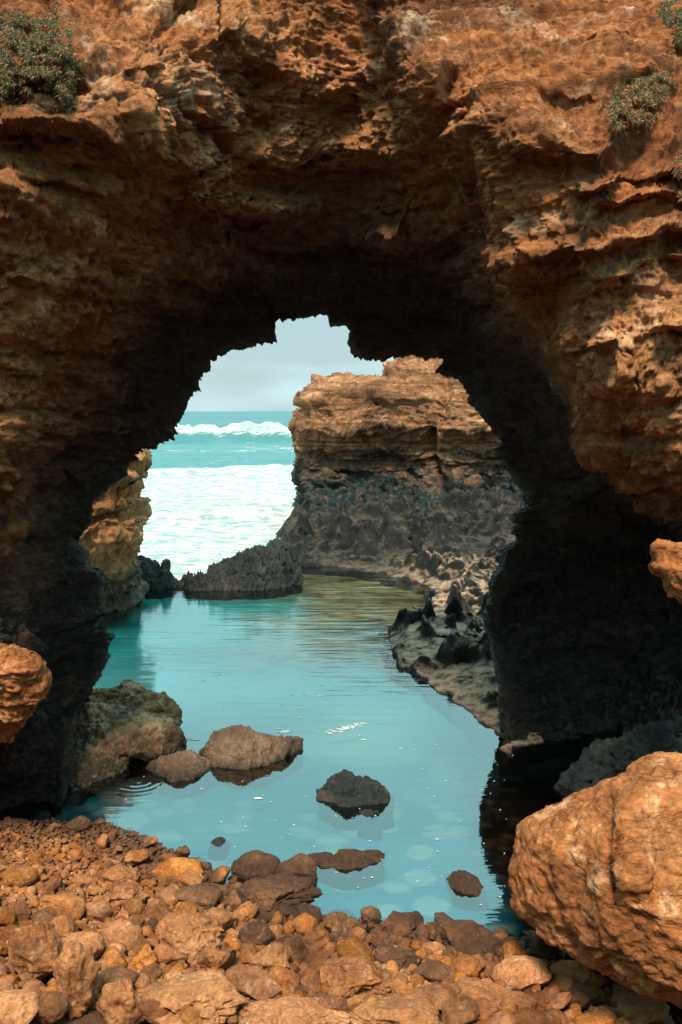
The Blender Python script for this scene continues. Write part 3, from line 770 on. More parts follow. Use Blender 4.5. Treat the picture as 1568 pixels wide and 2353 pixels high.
add_ridge('pool_rock', [(705, 1972), (740, 1962), (770, 1966), (800, 1961), (840, 1966), (866, 1961), (881, 1971)],
          [(705, 1974), (740, 1985), (780, 1990), (830, 1988), (881, 1973)], M_stone_dark,
          'flat brown wedge-shaped rock standing in the shallows beyond the big dark block', 'rock', nx=220, ny=120, thick=.8, amp=.03, ns=.25)
add_ridge('pool_rock', [(1037, 2032), (1048, 2012), (1065, 2010), (1085, 2018), (1096, 2024), (1100, 2034), (1113, 2040)],
          [(1037, 2036), (1060, 2046), (1090, 2046), (1113, 2041)], M_stone_dark,
          'small brown rock alone in the shallows left of the orange boulder', 'rock', nx=140, ny=80, thick=.8, amp=.03, ns=.2)
add_ridge('pool_rock', [(418, 1949), (424, 1945), (430, 1948)], [(418, 1950), (424, 1953), (430, 1950)], M_ridge,
          'tiny dark stone tip between the pebble shore and the tiny black rock', 'rock', nx=30, ny=20, thick=.9, amp=.004, ns=.08)

# ------------------------------------------------------------------ beach ground, pool bed, water
SHORE = gnd(*np.array([(-400, 1820), (0, 1868), (120, 1885), (200, 1885), (300, 1912), (350, 1935), (450, 1985), (540, 2035), (640, 2085), (740, 2112), (900, 2130), (1050, 2138), (1150, 2155), (1250, 2180), (1400, 2230), (1800, 2330)]).T)
def inland(x, y):
    return poly_sd(np.asarray(x, float), np.asarray(y, float), SHORE)
_sgn = 1.0 if inland(np.array([0.0]), np.array([3.0]))[0] > 0 else -1.0
def ground_z(x, y):
    d = inland(x, y) * _sgn
    return np.where(d > 0, 0.0 + 0.17 * d, 0.9 * d)
NX, NY = 360, 330
X, Y = np.meshgrid(np.linspace(-9, 9, NX), np.linspace(-8, 9.0, NY))
z = np.maximum(ground_z(X.ravel(), Y.ravel()), -0.9)
P = np.stack([X.ravel(), Y.ravel(), z], 1)
P[:, 2] += fbm(P, .35, 4, .6) * .05 * np.clip(1 + z * 4, 0, 1) - .03
o = mesh_obj('ground', P, grid_faces(NY, NX), M_ground); tag(o, kind='structure')

def bed_mat():
    m, nt, b, out = new_mat('turquoise_pool_silt'); n = N(nt)
    geo = n.node('ShaderNodeNewGeometry'); pos = geo.outputs['Position']
    n1 = n.noise(pos, 0.55, 4, 0.5, 0.3); xyz = n.sep(pos)
    deep = n.ramp(n1, [(0.3, (0.01, 0.31, 0.44)), (0.7, (0.05, 0.46, 0.54))])
    # greener and yellower with distance
    far = n.mrange(xyz[1], 8.0, 15.0)
    deep = n.mix(far, deep, (0.06, 0.44, 0.42))
    silt_lift = n.math('ADD', xyz[1], n.math('MULTIPLY', n.math('SUBTRACT', n.noise(pos, 0.7, 4, 0.55, 0.8), 0.5), 2.4))
    silt_lift = n.math('MULTIPLY', n.mrange(silt_lift, 8.3, 9.6), n.mrange(xyz[1], 13.5, 11.0))
    deep = n.mix(silt_lift, deep, (0.45, 0.80, 0.78))  # pale silt, painted paler still to offset the arch's shade
    # pale drowned stones close to the beach
    mp = n.node('ShaderNodeMapping'); mp.inputs['Scale'].default_value = (1, 1.0, 0.01); n.link(pos, mp.inputs[0])
    v = n.voro(mp.outputs[0], 3.2, 'SMOOTH_F1', smooth=0.25)
    st = n.ramp(n.math('ADD', v, n.math('MULTIPLY', n.math('SUBTRACT', n.noise(pos, 2.2, 3), 0.5), 0.9)), [(0.28, 1.0), (0.46, 0.0)])
    near = n.mrange(n.math('ADD', xyz[1], n.math('MULTIPLY', n1, 1.5)), 7.6, 9.6, 0.9, 0.0)
    deep = n.mix(n.math('MULTIPLY', st, near), deep, (0.50, 0.72, 0.70))
    # golden shallows towards the rock shelf and around its foot
    at1 = n.node('ShaderNodeAttribute'); at1.attribute_name = 'shallow'
    streak = n.noise(pos, 1.3, 7, 0.6, 1.2, sc=(0.8, 1.6, 1))
    gold = n.ramp(streak, [(0.38, (0.10, 0.09, 0.04)), (0.5, (0.38, 0.27, 0.12)), (0.64, (0.58, 0.42, 0.21))])
    col = n.mix(at1.outputs['Fac'], deep, gold)
    at2 = n.node('ShaderNodeAttribute'); at2.attribute_name = 'cobble_shade'
    cob = n.ramp(n.voro(mp.outputs[0], 6.0, 'SMOOTH_F1', smooth=0.2), [(0.15, (0.14, 0.075, 0.035)), (0.5, (0.03, 0.016, 0.009))])  # brown cobbles, painted darker to stand in for unlit water by the walls
    col = n.mix(at2.outputs['Fac'], col, cob)
    n.link(col, b.inputs['Base Color']); b.inputs['Roughness'].default_value = 1.0; b.inputs['Specular IOR Level'].default_value = 0
    return m
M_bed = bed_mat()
NX, NY = 300, 360
X, Y = np.meshgrid(np.linspace(-7.5, 9, NX), np.linspace(4.6, 24.5, NY)); X = X.ravel(); Y = Y.ravel()
d1 = inland(X, Y) * _sgn                      # negative in the water
d2 = shelf_in(X, Y)
z = -0.07 - 0.07 * np.clip(-d1, 0, 1.5)
P = np.stack([X, Y, z], 1)
P[:, 2] += fbm(P, .6, 3) * .02
P[:, 2] = np.where((X < -1.9) & (Y > 17.75), -2.5, P[:, 2])
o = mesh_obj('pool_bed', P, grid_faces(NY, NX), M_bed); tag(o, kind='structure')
shal = sst(-3.6, -1.2, d2 + .5 * fbm(P, 1.2, 3)) * sst(11.3, 13.5, Y) + sst(-.35, .1, d2) * .8
lft = sst(.9, .1, np.hypot(X - gnd(250, 1840)[0], (Y - gnd(250, 1840)[1]) * .7) - .4 + .3 * fbm(P, .5, 2)) if False else 0
px_l = gnd(300, 1800)
nz_ = .25 * fbm(P, .8, 3, .5, 2.)
cobb_shade = np.clip(sst(-.35, -.85, X - px_l[0] + nz_) * sst(9.3, 8.6, Y) + sst(.95, 1.35, X + nz_ * .6) * sst(9.2, 8.4, Y), 0, 1)
a_ = o.data.attributes.new('shallow', 'FLOAT', 'POINT'); a_.data.foreach_set('value', shal.astype(np.float32))
a_ = o.data.attributes.new('cobble_shade', 'FLOAT', 'POINT'); a_.data.foreach_set('value', cobb_shade.astype(np.float32))

def water_mat():
    m = bpy.data.materials.new('still_pool_water'); m.use_nodes = True
    nt = m.node_tree; nt.nodes.clear(); n = N(nt)
    out = n.node('ShaderNodeOutputMaterial')
    geo = n.node('ShaderNodeNewGeometry'); pos = geo.outputs['Position']
    tr = n.node('ShaderNodeBsdfTransparent'); tr.inputs[0].default_value = (0.92, 0.98, 0.97, 1)
    gl = n.node('ShaderNodeBsdfGlossy'); gl.inputs['Roughness'].default_value = 0.015; gl.inputs['Color'].default_value = (0.93, 0.98, 1, 1)
    fr = n.node('ShaderNodeFresnel'); fr.inputs['IOR'].default_value = 2.1
    # ripples: gentle, long, lying across the view; livelier in the middle distance
    w1 = n.noise(pos, 1.0, 3, 0.5, 0.4, sc=(0.9, 7.0, 1))
    w2 = n.noise(pos, 1.0, 3, 0.5, 0.0, sc=(3.5, 16.0, 1))
    xyz = n.sep(pos)
    patch = n.mrange(n.noise(pos, 0.45, 2), 0.42, 0.62)
    mid = n.math('MULTIPLY', n.mrange(xyz[1], 9.5, 12.0), n.math('ADD', patch, 0.25))
    amp = n.math('ADD', n.math('MULTIPLY', mid, 0.9), 0.14)
    h = n.math('MULTIPLY', n.math('ADD', w1, n.math('MULTIPLY', w2, 0.35)), amp)
    # rings where drops fall
    for (cx_, cy_, r_) in ((*RING1, .42), (*RING2, .25)):
        sb = n.node('ShaderNodeVectorMath'); sb.operation = 'SUBTRACT'; n.link(pos, sb.inputs[0]); sb.inputs[1].default_value = (cx_, cy_, 0)
        ln = n.node('ShaderNodeVectorMath'); ln.operation = 'LENGTH'; n.link(sb.outputs[0], ln.inputs[0])
        rg = n.math('MULTIPLY', n.math('SINE', n.math('MULTIPLY', ln.outputs['Value'], 75.0)), n.mrange(ln.outputs['Value'], r_ * .3, r_, 0.045, 0.0))
        h = n.math('ADD', h, rg)
    bp = n.bump(h, 0.012, 1.0)
    n.link(bp, gl.inputs['Normal']); n.link(bp, fr.inputs['Normal'])
    mx = n.node('ShaderNodeMixShader'); n.link(fr.outputs[0], mx.inputs[0]); n.link(tr.outputs[0], mx.inputs[1]); n.link(gl.outputs[0], mx.inputs[2])
    n.link(mx.outputs[0], out.inputs[0])
    return m
RING1 = tuple(gnd(318, 1795)); RING2 = tuple(gnd(318, 1405))
M_water = water_mat()
xr = -1.9
ring = [(-7.5, 4.4), (9, 4.4), (9, 24.4), (xr, 24.4), (xr, 17.75), (-7.5, 17.75)]
V = [(x, y, 0) for x, y in ring]
me = bpy.data.meshes.new('pool_water'); me.from_pydata(V, [], [list(range(6))]); me.materials.append(M_water)
pw = bpy.data.objects.new('pool_water', me); COL.objects.link(pw); tag(pw, kind='structure')

# ------------------------------------------------------------------ sea
def sea_mat():
    m, nt, b, out = new_mat('turquoise_surf'); n = N(nt)
    geo = n.node('ShaderNodeNewGeometry'); pos = geo.outputs['Position']; xyz = n.sep(pos)
    base = n.ramp(n.mrange(xyz[1], 20, 600), [(0.0, (0.035, 0.13, 0.14)), (0.25, (0.010, 0.088, 0.10)), (1.0, (0.002, 0.065, 0.085))])
    lum = n.noise(pos, 1.0, 6, 0.6, 0.5, sc=(0.05, 0.16, 1))
    base = n.mix(n.ramp(lum, [(0.42, 0.0), (0.62, 0.5)]), base, (0.05, 0.145, 0.15))
    at1 = n.node('ShaderNodeAttribute'); at1.attribute_name = 'foam'
    fo = at1.outputs['Fac']
    f1 = n.noise(pos, 1.0, 9, 0.68, 0.8, sc=(0.30, 0.7, 0.5)); f2 = n.noise(pos, 1.0, 7, 0.62, 1.6, sc=(1.0, 2.8, 1))
    ff = n.math('ADD', n.math('MULTIPLY', f1, 0.6), n.math('MULTIPLY', f2, 0.4))
    th = n.math('SUBTRACT', 0.84, n.math('MULTIPLY', fo, 0.50))
    fm = n.mrange(n.math('SUBTRACT', ff, th), -0.05, 0.07)
    col = n.mix(fm, base, n.mix(n.ramp(f2, [(0.43, 1.0), (0.56, 0.0)]), (0.43, 0.40, 0.39), (0.15, 0.235, 0.24)))
    n.link(col, b.inputs['Base Color'])
    n.link(n.mrange(fm, 0, 1, 0.35, 0.95), b.inputs['Roughness']); b.inputs['Specular IOR Level'].default_value = 0.25
    hb = n.math('ADD', n.math('MULTIPLY', f2, 0.5), n.noise(pos, 1.0, 6, 0.6, 0, sc=(0.35, 1.2, 1)))
    n.link(n.bump(hb, 0.5, 0.55), b.inputs['Normal'])
    return m
M_sea = sea_mat()
NYs, NXs = 640, 420
t = np.linspace(0, 1, NYs); ys = 17.9 + 20 * t + 190 * t ** 3 + 0 * t
ys = np.concatenate([ys, np.geomspace(ys[-1] * 1.03, 8000, 70)])
u = np.linspace(-1, 1, NXs)
X = (u[None, :] * (14 + ys[:, None] * 0.62)); Y = np.repeat(ys[:, None], NXs, 1)
X = X.ravel(); Y = Y.ravel()
P = np.stack([X, Y, 0 * X], 1)
wv = 0.10 * fbm(P * (.5, 1, 1), 1.6, 4, .6) + 0.30 * fbm(P * (.25, 1, 1), 7., 3, .5)
swell = .5 * sst(60, 90, Y) * fbm(P * (.12, 1, 1), 22., 2, .5)
Yb = 100 + 5 * fbm(P * (1, 0, 0), 22., 3, .5) - 0.05 * X
s_ = Y - Yb
hN = 1 + .32 * fbm(P * (1, .2, 0), 4., 5, .65, 2.)
crest = 2.0 * hN * np.where(s_ < 0, np.exp(-(s_ / 2.4) ** 2), np.exp(-(s_ / 7.) ** 2))
Yb2 = 52 + 2.5 * fbm(P * (1, 0, 0), 9., 3, .5)
s2 = Y - Yb2
crest2 = .45 * (1 + .5 * fbm(P * (1, .3, 0), 3., 3, .6)) * np.where(s2 < 0, np.exp(-(s2 / 1.2) ** 2), np.exp(-(s2 / 5.) ** 2))
Yb3 = 31 + 2.0 * fbm(P * (1, 0, 0), 7., 3, .5, 4.)
s3 = Y - Yb3
crest3 = .35 * (1 + .5 * fbm(P * (1, .3, 0), 3., 3, .6)) * np.where(s3 < 0, np.exp(-(s3 / .9) ** 2), np.exp(-(s3 / 4.) ** 2))
P[:, 2] = -0.35 + wv * np.clip(1.3 - Y / 400, 0, 1) + swell * np.clip(1.5 - Y / 400, 0, 1) + crest + crest2 + crest3 + .12 * fbm(P, 1.0, 3, .6) * np.exp(-(s_ / 6) ** 2)
P[:, 2] = np.where(Y > 700, -.35, P[:, 2])
P[:, 2] = np.minimum(P[:, 2], np.interp(Y, [18, 21, 26], [-.12, .15, 5]))
P[:, 2] = np.where((X > -2.2 + np.clip(Y - 18, 0, 20) * .09) & (Y < 32), -1.2, P[:, 2])
foam = .36 * np.exp(-Y / 900) + .75 * (1 - sst(50, 56, Y - 2.5 * fbm(P * (1, 0, 0), 9., 3, .5))) + .10 * sst(85, 60, Y)
foam = foam + 1.0 * np.exp(-(np.clip(-s_, 0, None) / 1.8) ** 2) * np.exp(-(np.clip(s_, 0, None) / 4.5) ** 2) + .2 * np.exp(-((Y - 90) / 10) ** 2)
foam = foam - .22 * np.exp(-((Y - 24) / 2.5) ** 2) * 0 + .12 * (fbm(P * (.4, 1, 1), 6., 2))
foam = foam * (1 - .0 * Y)
o = mesh_obj('sea_water', P, grid_faces(len(ys), NXs), M_sea); tag(o, kind='structure')
a_ = o.data.attributes.new('foam', 'FLOAT', 'POINT'); a_.data.foreach_set('value', np.clip(foam, 0, 1.2).astype(np.float32))

# ------------------------------------------------------------------ foam flecks on the pool
def foam_flecks():
    m, nt, b, out = new_mat('white_foam'); b.inputs['Base Color'].default_value = (.36, .40, .39, 1); b.inputs['Roughness'].default_value = .9
    V, Fa = [], []
    def fleck(cx, cy, r, asp):
        k = 11; base = len(V); ph = random.random() * 6
        V.append((cx, cy, .010))
        for i in range(k):
            a = 2 * math.pi * i / k; rr = r * (.6 + .5 * random.random())
            V.append((cx + math.cos(a) * rr * asp, cy + math.sin(a) * rr, .004))
        for i in range(k): Fa.append((base, base + 1 + i, base + 1 + (i + 1) % k))
    spots = [(593, 1835, .055, 1.8), (655, 1682, .07, 1.8), (640, 1675, .04, 2), (430, 1698, .06, 1.8), (450, 1700, .05, 2), (735, 1600, .05, 1), (672, 1598, .03, 2), (700, 1598, .02, 2), (690, 1628, .04, 2), (690, 1650, .03, 2), (648, 1620, .02, 2), (770, 1682, .025, 1.8), (835, 1700, .03, 2), (920, 1720, .02, 2), (740, 1575, .03, 1.2), (520, 1448, .03, 2), (505, 1550, .03, 1.2), (468, 1565, .02, 2), (372, 1535, .03, 1.2), (400, 1502, .02, 2), (408, 1470, .03, 1.2), (505, 1500, .02, 2)]
    for x, y, r, a in spots:
        g = gnd(x, y); fleck(g[0], g[1], r * random.uniform(.5, .7), a)
    for _ in range(150):
        x = random.uniform(230, 1180); y = random.choice([random.uniform(1400, 2080), random.uniform(1700, 2080)])
        g = gnd(x, y)
        if inland(np.array([g[0]]), np.array([g[1]]))[0] * _sgn > -.05: continue
        fleck(g[0], g[1], random.uniform(.002, .007) * (1.6 if random.random() < .12 else 1), random.uniform(1, 2))
    for _ in range(60):
        x = random.gauss(790, 28); y = 1675 + (x - 790) * -.25 + random.gauss(0, 3); g = gnd(x, y); fleck(g[0], g[1], random.uniform(.008, .02), 1.6)
    o = mesh_obj('foam_flecks', V, Fa, m); tag(o, 'small white flecks of foam drifting on the pool', 'foam', kind='stuff')
foam_flecks()

# ------------------------------------------------------------------ stones
def stone_shape(seed, kind, sub):
    r = np.random.default_rng(seed); V, Fa = ico(sub); P = V.copy()
    off = r.random() * 50
    # chip with random planes
    npl = {'angular': 16, 'slab': 13, 'smooth': 9, 'rough': 10}[kind]
    for _ in range(npl):
        n = r.normal(size=3); n /= np.linalg.norm(n); h = r.uniform(.52, .86) if kind != 'smooth' else r.uniform(.66, .92)
        d = P @ n
        over = np.clip(d - h, 0, None); P = P - n * (over * .9)[:, None]
    amp = {'angular': .10, 'slab': .12, 'smooth': .10, 'rough': .20}[kind]
    n = V
    d = fbm(V, 1.1, 2, .5, off) * amp * 1.5
    if sub >= 4:
        d = d + fbm(V, .33, 4, .6, off + 3) * amp * .45
        if kind == 'rough':
            d = d - np.clip(.42 - worley(V, .42, off), 0, 1) * .45 + ridged(V, .5, 4, .55, off) * .05
        if kind == 'slab': d = d + (strata(P, .16, .15, 1.) - .5) * .05
    P = P + n * d[:, None]
    P = P - (P.max(0) + P.min(0)) / 2; P = P / ((P.max(0) - P.min(0)) / 2)
    return P, Fa

def rot(P, rx, ry, rz):
    for a, (i, j) in ((rx, (1, 2)), (ry, (0, 2)), (rz, (0, 1))):
        c, s = math.cos(a), math.sin(a); Q = P.copy()
        Q[:, i] = P[:, i] * c - P[:, j] * s; Q[:, j] = P[:, i] * s + P[:, j] * c; P = Q
    return P

placed = []   # x, y, rx, ry, ztop
def put_stone(cx, cy, w, h, kind, mat, label, seed, roll=0.0, yr=0.8, name='stone', sub=5, holes=()):
    x, y = cx, cy; z = 0.05
    for _ in range(12):
        g = gnd(x, y + h * .15, max(z, 0.0)); Yd = g[1]
        sx = w / 2 / F * math.hypot(Yd, HC - z); gz = float(ground_z(np.array([g[0]]), np.array([g[1]]))[0])
        z = max(gz, -.05) + sx * .28
    dep = math.hypot(Yd, HC - z); ang = math.atan2(HC - z, Yd)
    sx = w / 2 / F * dep; hh = h / 2 / F * dep
    sy = min(sx * yr, hh * .9 / math.sin(ang)); sz = math.sqrt(max(hh ** 2 - (sy * math.sin(ang)) ** 2, (hh * .45) ** 2)) / math.cos(ang)
    P, Fa = stone_shape(seed, kind, sub)
    for hx, hz, hr in holes:      # hollows facing the viewer
        dirn = np.array([hx, -math.sqrt(max(0, 1 - hx * hx - hz * hz)), hz]); q = ((P / (np.linalg.norm(P, axis=1)[:, None]) - dirn) ** 2).sum(1)
        P = P * (1 - .5 * np.exp(-(q / hr ** 2) ** 1.6))[:, None]
    P = P * (sx, sy, sz)
    if roll: P = rot(P, 0, roll, 0); P = P / ((P.max(0) - P.min(0)) / 2) * (sx, sy, sz) * (1, 1, 1)
    c = np.array([g[0], Yd, max(gz, -.06) + sz * .72])
    # match the frame position exactly in height by sliding along the ground
    o = mesh_obj(name, P + c, Fa, mat, origin=(c[0], c[1], c[2]))
    tag(o, label, 'stone')
    placed.append((c[0], c[1], sx * .85, sy * .85))
    return o

BIG = [
 (433, 2140, 150, 92, 'rough', 'R', 'pale orange pitted stone in the middle of the beach, biggest of the upper left'),
 (410, 1989, 112, 54, 'smooth', 'S', 'rounded brown stone at the water edge left of the dark block'),
 (590, 1985, 108, 66, 'smooth', 'D', 'smooth dark brown humped stone behind the rough dark block'),
 (682, 2008, 90, 74, 'smooth', 'D', 'smooth dark brown stone touching the pool, right of the humped one'),
 (640, 2048, 190, 92, 'rough', 'D', 'large rough dark block with pale patches at the water edge'),
 (292, 2050, 92, 52, 'rough', 'R', 'black and yellow pitted stone on the left of the beach'),
 (456, 2053, 102, 54, 'smooth', 'D', 'broad dark brown stone just left of the rough dark block'),
 (41, 2015, 84, 50, 'smooth', 'S', 'large brown stone among pebbles at the far left under the dark wall'),
 (277, 2007, 82, 48, 'smooth', 'S', 'broad brown stone in the upper left pebbles'),
 (133, 2066, 86, 44, 'slab', 'S', 'low brown stone below the far left pebbles'),
 (226, 2097, 62, 50, 'smooth', 'S', 'egg-shaped brown stone left of the pale pitted one'),
 (86, 2210, 120, 130, 'slab', 'R', 'long tan slab leaning at the lower left'),
 (175, 2284, 88, 140, 'rough', 'R', 'upright orange knobbly stone at the lower left'),
 (280, 2318, 92, 96, 'rough', 'R', 'tan stone with a round hole at the bottom left'),
 (436, 2268, 240, 126, 'rough', 'R', 'big pitted orange stone with two dark hollows at bottom centre left'),
 (690, 2312, 260, 105, 'rough', 'P', 'wide pale pink crusted slab at the bottom centre'),
 (620, 2215, 86, 72, 'angular', 'R', 'bright orange angular stone above the pink slab'),
 (333, 2212, 54, 54, 'rough', 'S', 'small round pitted stone above the two-hollow stone'),
 (590, 2150, 78, 58, 'smooth', 'D', 'grey-brown round stone below the rough dark block'),
 (272, 2245, 88, 50, 'slab', 'S', 'flat tan stone above the stone with a round hole'),
 (22, 2318, 120, 80, 'smooth', 'P', 'pale smooth stone in the bottom left corner'),
 (113, 2318, 80, 62, 'smooth', 'S', 'grey-tan stone beside the upright knobbly one'),
 (354, 2325, 62, 52, 'angular', 'S', 'angular stone under the two-hollow stone on its left'),
 (432, 2338, 68, 48, 'smooth', 'S', 'brown stone at the bottom edge under the two-hollow stone'),
 (549, 2235, 60, 34, 'smooth', 'S', 'small smooth oval stone left of the bright angular one'),
 (853, 2112, 44, 44, 'angular', 'D', 'pointed brown stone breaking the water line'),
 (948, 2112, 62, 46, 'angular', 'D', 'dark angular stone standing at the water line in the centre right'),
 (1085, 2150, 132, 74, 'slab', 'D', 'broad dark sloping slab at the water edge left of the boulder'),
 (820, 2238, 155, 98, 'rough', 'R', 'rough yellow and brown knobbly stone right of the bright angular one'),
 (915, 2190, 108, 52, 'rough', 'D', 'dark pitted stone above the yellow knobbly one'),
 (998, 2226, 98, 54, 'angular', 'D', 'dark orange angular stone left of the smooth pale one'),
 (1078, 2226, 72, 54, 'smooth', 'S', 'rusty brown round stone beside the smooth pale one'),
 (1200, 2234, 120, 74, 'smooth', 'P', 'smooth pale oval stone under the boulder'),
 (995, 2180, 54, 32, 'smooth', 'P', 'small white-topped stone behind the dark angular row'),
 (1120, 2274, 126, 52, 'angular', 'R', 'wedge-shaped orange stone below the smooth pale oval one'),
 (915, 2308, 205, 96, 'slab', 'R', 'large flat tan slab at the bottom right of centre'),
 (1112, 2320, 70, 44, 'rough', 'R', 'lumpy orange stone at the bottom right of the flat slab'),
 (1190, 2302, 82, 48, 'smooth', 'S', 'brown stone right of the lumpy orange one'),
 (1008, 2282, 92, 50, 'smooth', 'S', 'orange-brown stone behind the large flat slab'),
 (1318, 2230, 94, 50, 'smooth', 'P', 'pale grey-pink stone in the shade of the boulder'),
 (1250, 2192, 64, 60, 'angular', 'D', 'dark grey stone tucked under the boulder edge'),
 (1335, 2292, 74, 52, 'angular', 'D', 'wet dark stone in the gap beneath the boulder'),
 (780, 2155, 46, 70, 'slab', 'D', 'tall tilted brown stone near the water right of the dark block'),
 (925, 2150, 44, 38, 'smooth', 'S', 'small round brown stone below the dark angular water line stone'),
 (1215, 2168, 44, 30, 'smooth', 'D', 'small dark stone by the last bit of water beside the boulder'),
 (765, 2325, 60, 60, 'angular', 'S', 'orange stone between the pink slab and the flat tan slab'),
 (705, 2105, 66, 46, 'smooth', 'D', 'brown stone under the right end of the rough dark block'),
 (180, 1892, 56, 34, 'smooth', 'D', 'brown stone against the foot of the dark left wall'),
]
MK = {'R': M_stone_rough, 'S': M_stone, 'D': M_stone_dark, 'P': M_stone_pale}
for i, (cx, cy, w_, h_, kind, mk, lab) in enumerate(BIG):
    holes = ()
    if 'two dark hollows' in lab: holes = ((-.45, .3, .22), (.12, .35, .26), (.3, -.1, .2))
    if 'round hole' in lab and 'above' not in lab: holes = ((0.05, .25, .28),)
    roll = {'tall tilted': .7, 'long tan slab': -.5}.get(lab[:11].strip(), .7 if 'tall tilted' in lab else 0)
    put_stone(cx, cy, w_, h_, kind, MK[mk], lab, 100 + i, roll=roll, sub=6 if w_ > 100 else 5, holes=holes)

# stones of every day: one set of shapes, copied
protos = []
for i, kind in enumerate(['smooth', 'angular', 'angular', 'slab', 'rough', 'smooth', 'angular', 'rough', 'angular', 'slab']):
    P, Fa = stone_shape(500 + i, kind, 4); me = None
    protos.append((P, Fa))
meshes = []
for P, Fa in protos:
    o = mesh_obj('stone', P, Fa, M_stone); meshes.append(o.data); bpy.data.objects.remove(o)

def disp_of(X, Y, Z):
    dy = Y * CP - (Z - HC) * SP; up = Y * SP + (Z - HC) * CP
    return CX + F * X / dy, CY - F * up / dy

GX = {}
def zone(px, py):
    if py < 1990 and px < 360: return ('brown cobble among the pebbles below the dark left wall', 'cobbles below the left wall')
    if py < 2100: return ('brown cobble on the upper left of the beach near the pool edge', 'cobbles near the pool edge')
    if px < 330: return ('orange cobble in the lower left of the beach', 'cobbles of the lower left')
    if px < 760: return ('orange-brown cobble in the lower middle of the beach', 'cobbles of the lower middle')
    if px < 1150: return ('brown cobble in the lower right of centre of the beach', 'cobbles of the right of centre')
    return ('dark cobble in the shade beneath the leaning boulder', 'cobbles beneath the boulder')

class Hash:
    def __init__(s, c=.25): s.c = c; s.d = {}
    def add(s, x, y, r): s.d.setdefault((int(x // s.c), int(y // s.c)), []).append((x, y, r))
    def ok(s, x, y, r, k):
        i, j = int(x // s.c), int(y // s.c)
        for a in (-2, -1, 0, 1, 2):
            for b in (-2, -1, 0, 1, 2):
                for (u_, v_, q) in s.d.get((i + a, j + b), ()):
                    if math.hypot(x - u_, y - v_) < (r + q) * k: return False
        return True
H = Hash()
for x, y, a, b in placed:      # cover an ellipse with discs
    m_ = min(a, b)
    if a > b:
        kk = max(1, int(round(a / b * 1.5)))
        for q in np.linspace(-(a - b), a - b, kk): H.add(x + q, y, b)
    else: H.add(x, y, m_)
def size_at(px, py):
    s = np.interp(py, [1860, 1950, 2050, 2150, 2353], [.022, .036, .052, .070, .085])
    return s * (np.interp(px, [0, 250, 450], [.72, .95, 1.15]) if py < 2080 else 1.0)
def try_pos(grow=0):
    py = random.uniform(1860, 2400); px = random.uniform(-60, 1480)
    g = gnd(px, py, .12); x, y = g
    d = float(inland(np.array([x]), np.array([y]))[0] * _sgn)
    if d < -0.06 - grow: return None
    z = float(ground_z(np.array([x]), np.array([y]))[0])
    px, py = disp_of(x, y, z)
    return x, y, z, px, py, d
mids = []; cnt = 0; tries = 0
while cnt < 250 and tries < 60000:
    tries += 1
    p = try_pos(.1)
    if p is None: continue
    x, y, z, px, py, d = p
    r = size_at(px, py) * random.uniform(.85, 1.5) * (1.25 if cnt < 90 else .8)
    if not H.ok(x, y, r, .86): continue
    H.add(x, y, r)
    o = bpy.data.objects.new('stone', random.choice(meshes)); COL.objects.link(o)
    sx = r * random.uniform(1.0, 1.35); sy = r * random.uniform(.75, 1.05); sz = r * random.uniform(.55, .85)
    o.scale = (sx, sy, sz); o.rotation_euler = (random.gauss(0, .3), random.gauss(0, .3), random.uniform(0, 6.28))
    o.location = (x, y, z + sz * random.uniform(.35, .95))
    lab, grp = zone(px, py); mids.append((o, px, py, grp, r)); cnt += 1
def short(lab):
    for cut in (' at the ', ' in the ', ' on the ', ' beside ', ' above ', ' below ', ' under ', ' behind ', ' left of ', ' right of ', ' with ', ' against ', ' by the ', ' touching ', ' between ', ' among ', ' just ', ' breaking ', ' standing ', ' tucked ', ' leaning ', ' near '):
        lab = lab.split(cut)[0]
    return lab
names = [short(b[6]) for b in BIG]
uniq = [i for i in range(len(BIG)) if names.count(names[i]) == 1 and len(names[i].split()) <= 7]
seen = {}
for o, px, py, grp, r in sorted(mids, key=lambda m: -m[4]):
    i = min(uniq, key=lambda k: math.hypot(px - BIG[k][0], (py - BIG[k][1]) * 1.4))
    dx, dy = px - BIG[i][0], (py - BIG[i][1]) * 1.3
    a = (math.degrees(math.atan2(dy, dx)) + 382.5) % 360 // 45
    d = ['right of', 'below and right of', 'below', 'below and left of', 'left of', 'above and left of', 'above', 'above and right of'][int(a) % 8]
    base = '%s the %s' % (d, names[i])
    seen.setdefault(base, 0); seen[base] += 1
    size = (['largest'] + [q + ' largest' for q in 'second third fourth fifth sixth seventh eighth ninth tenth eleventh twelfth thirteenth fourteenth fifteenth sixteenth seventeenth eighteenth nineteenth twentieth'.split()])[min(seen[base], 20) - 1]
    tag(o, ('%s loose cobble just %s' % (size, base)) if seen[base] < 20 else 'one of the small crowded cobbles %s' % base, 'stone', grp)
print('mid stones', cnt, tries)

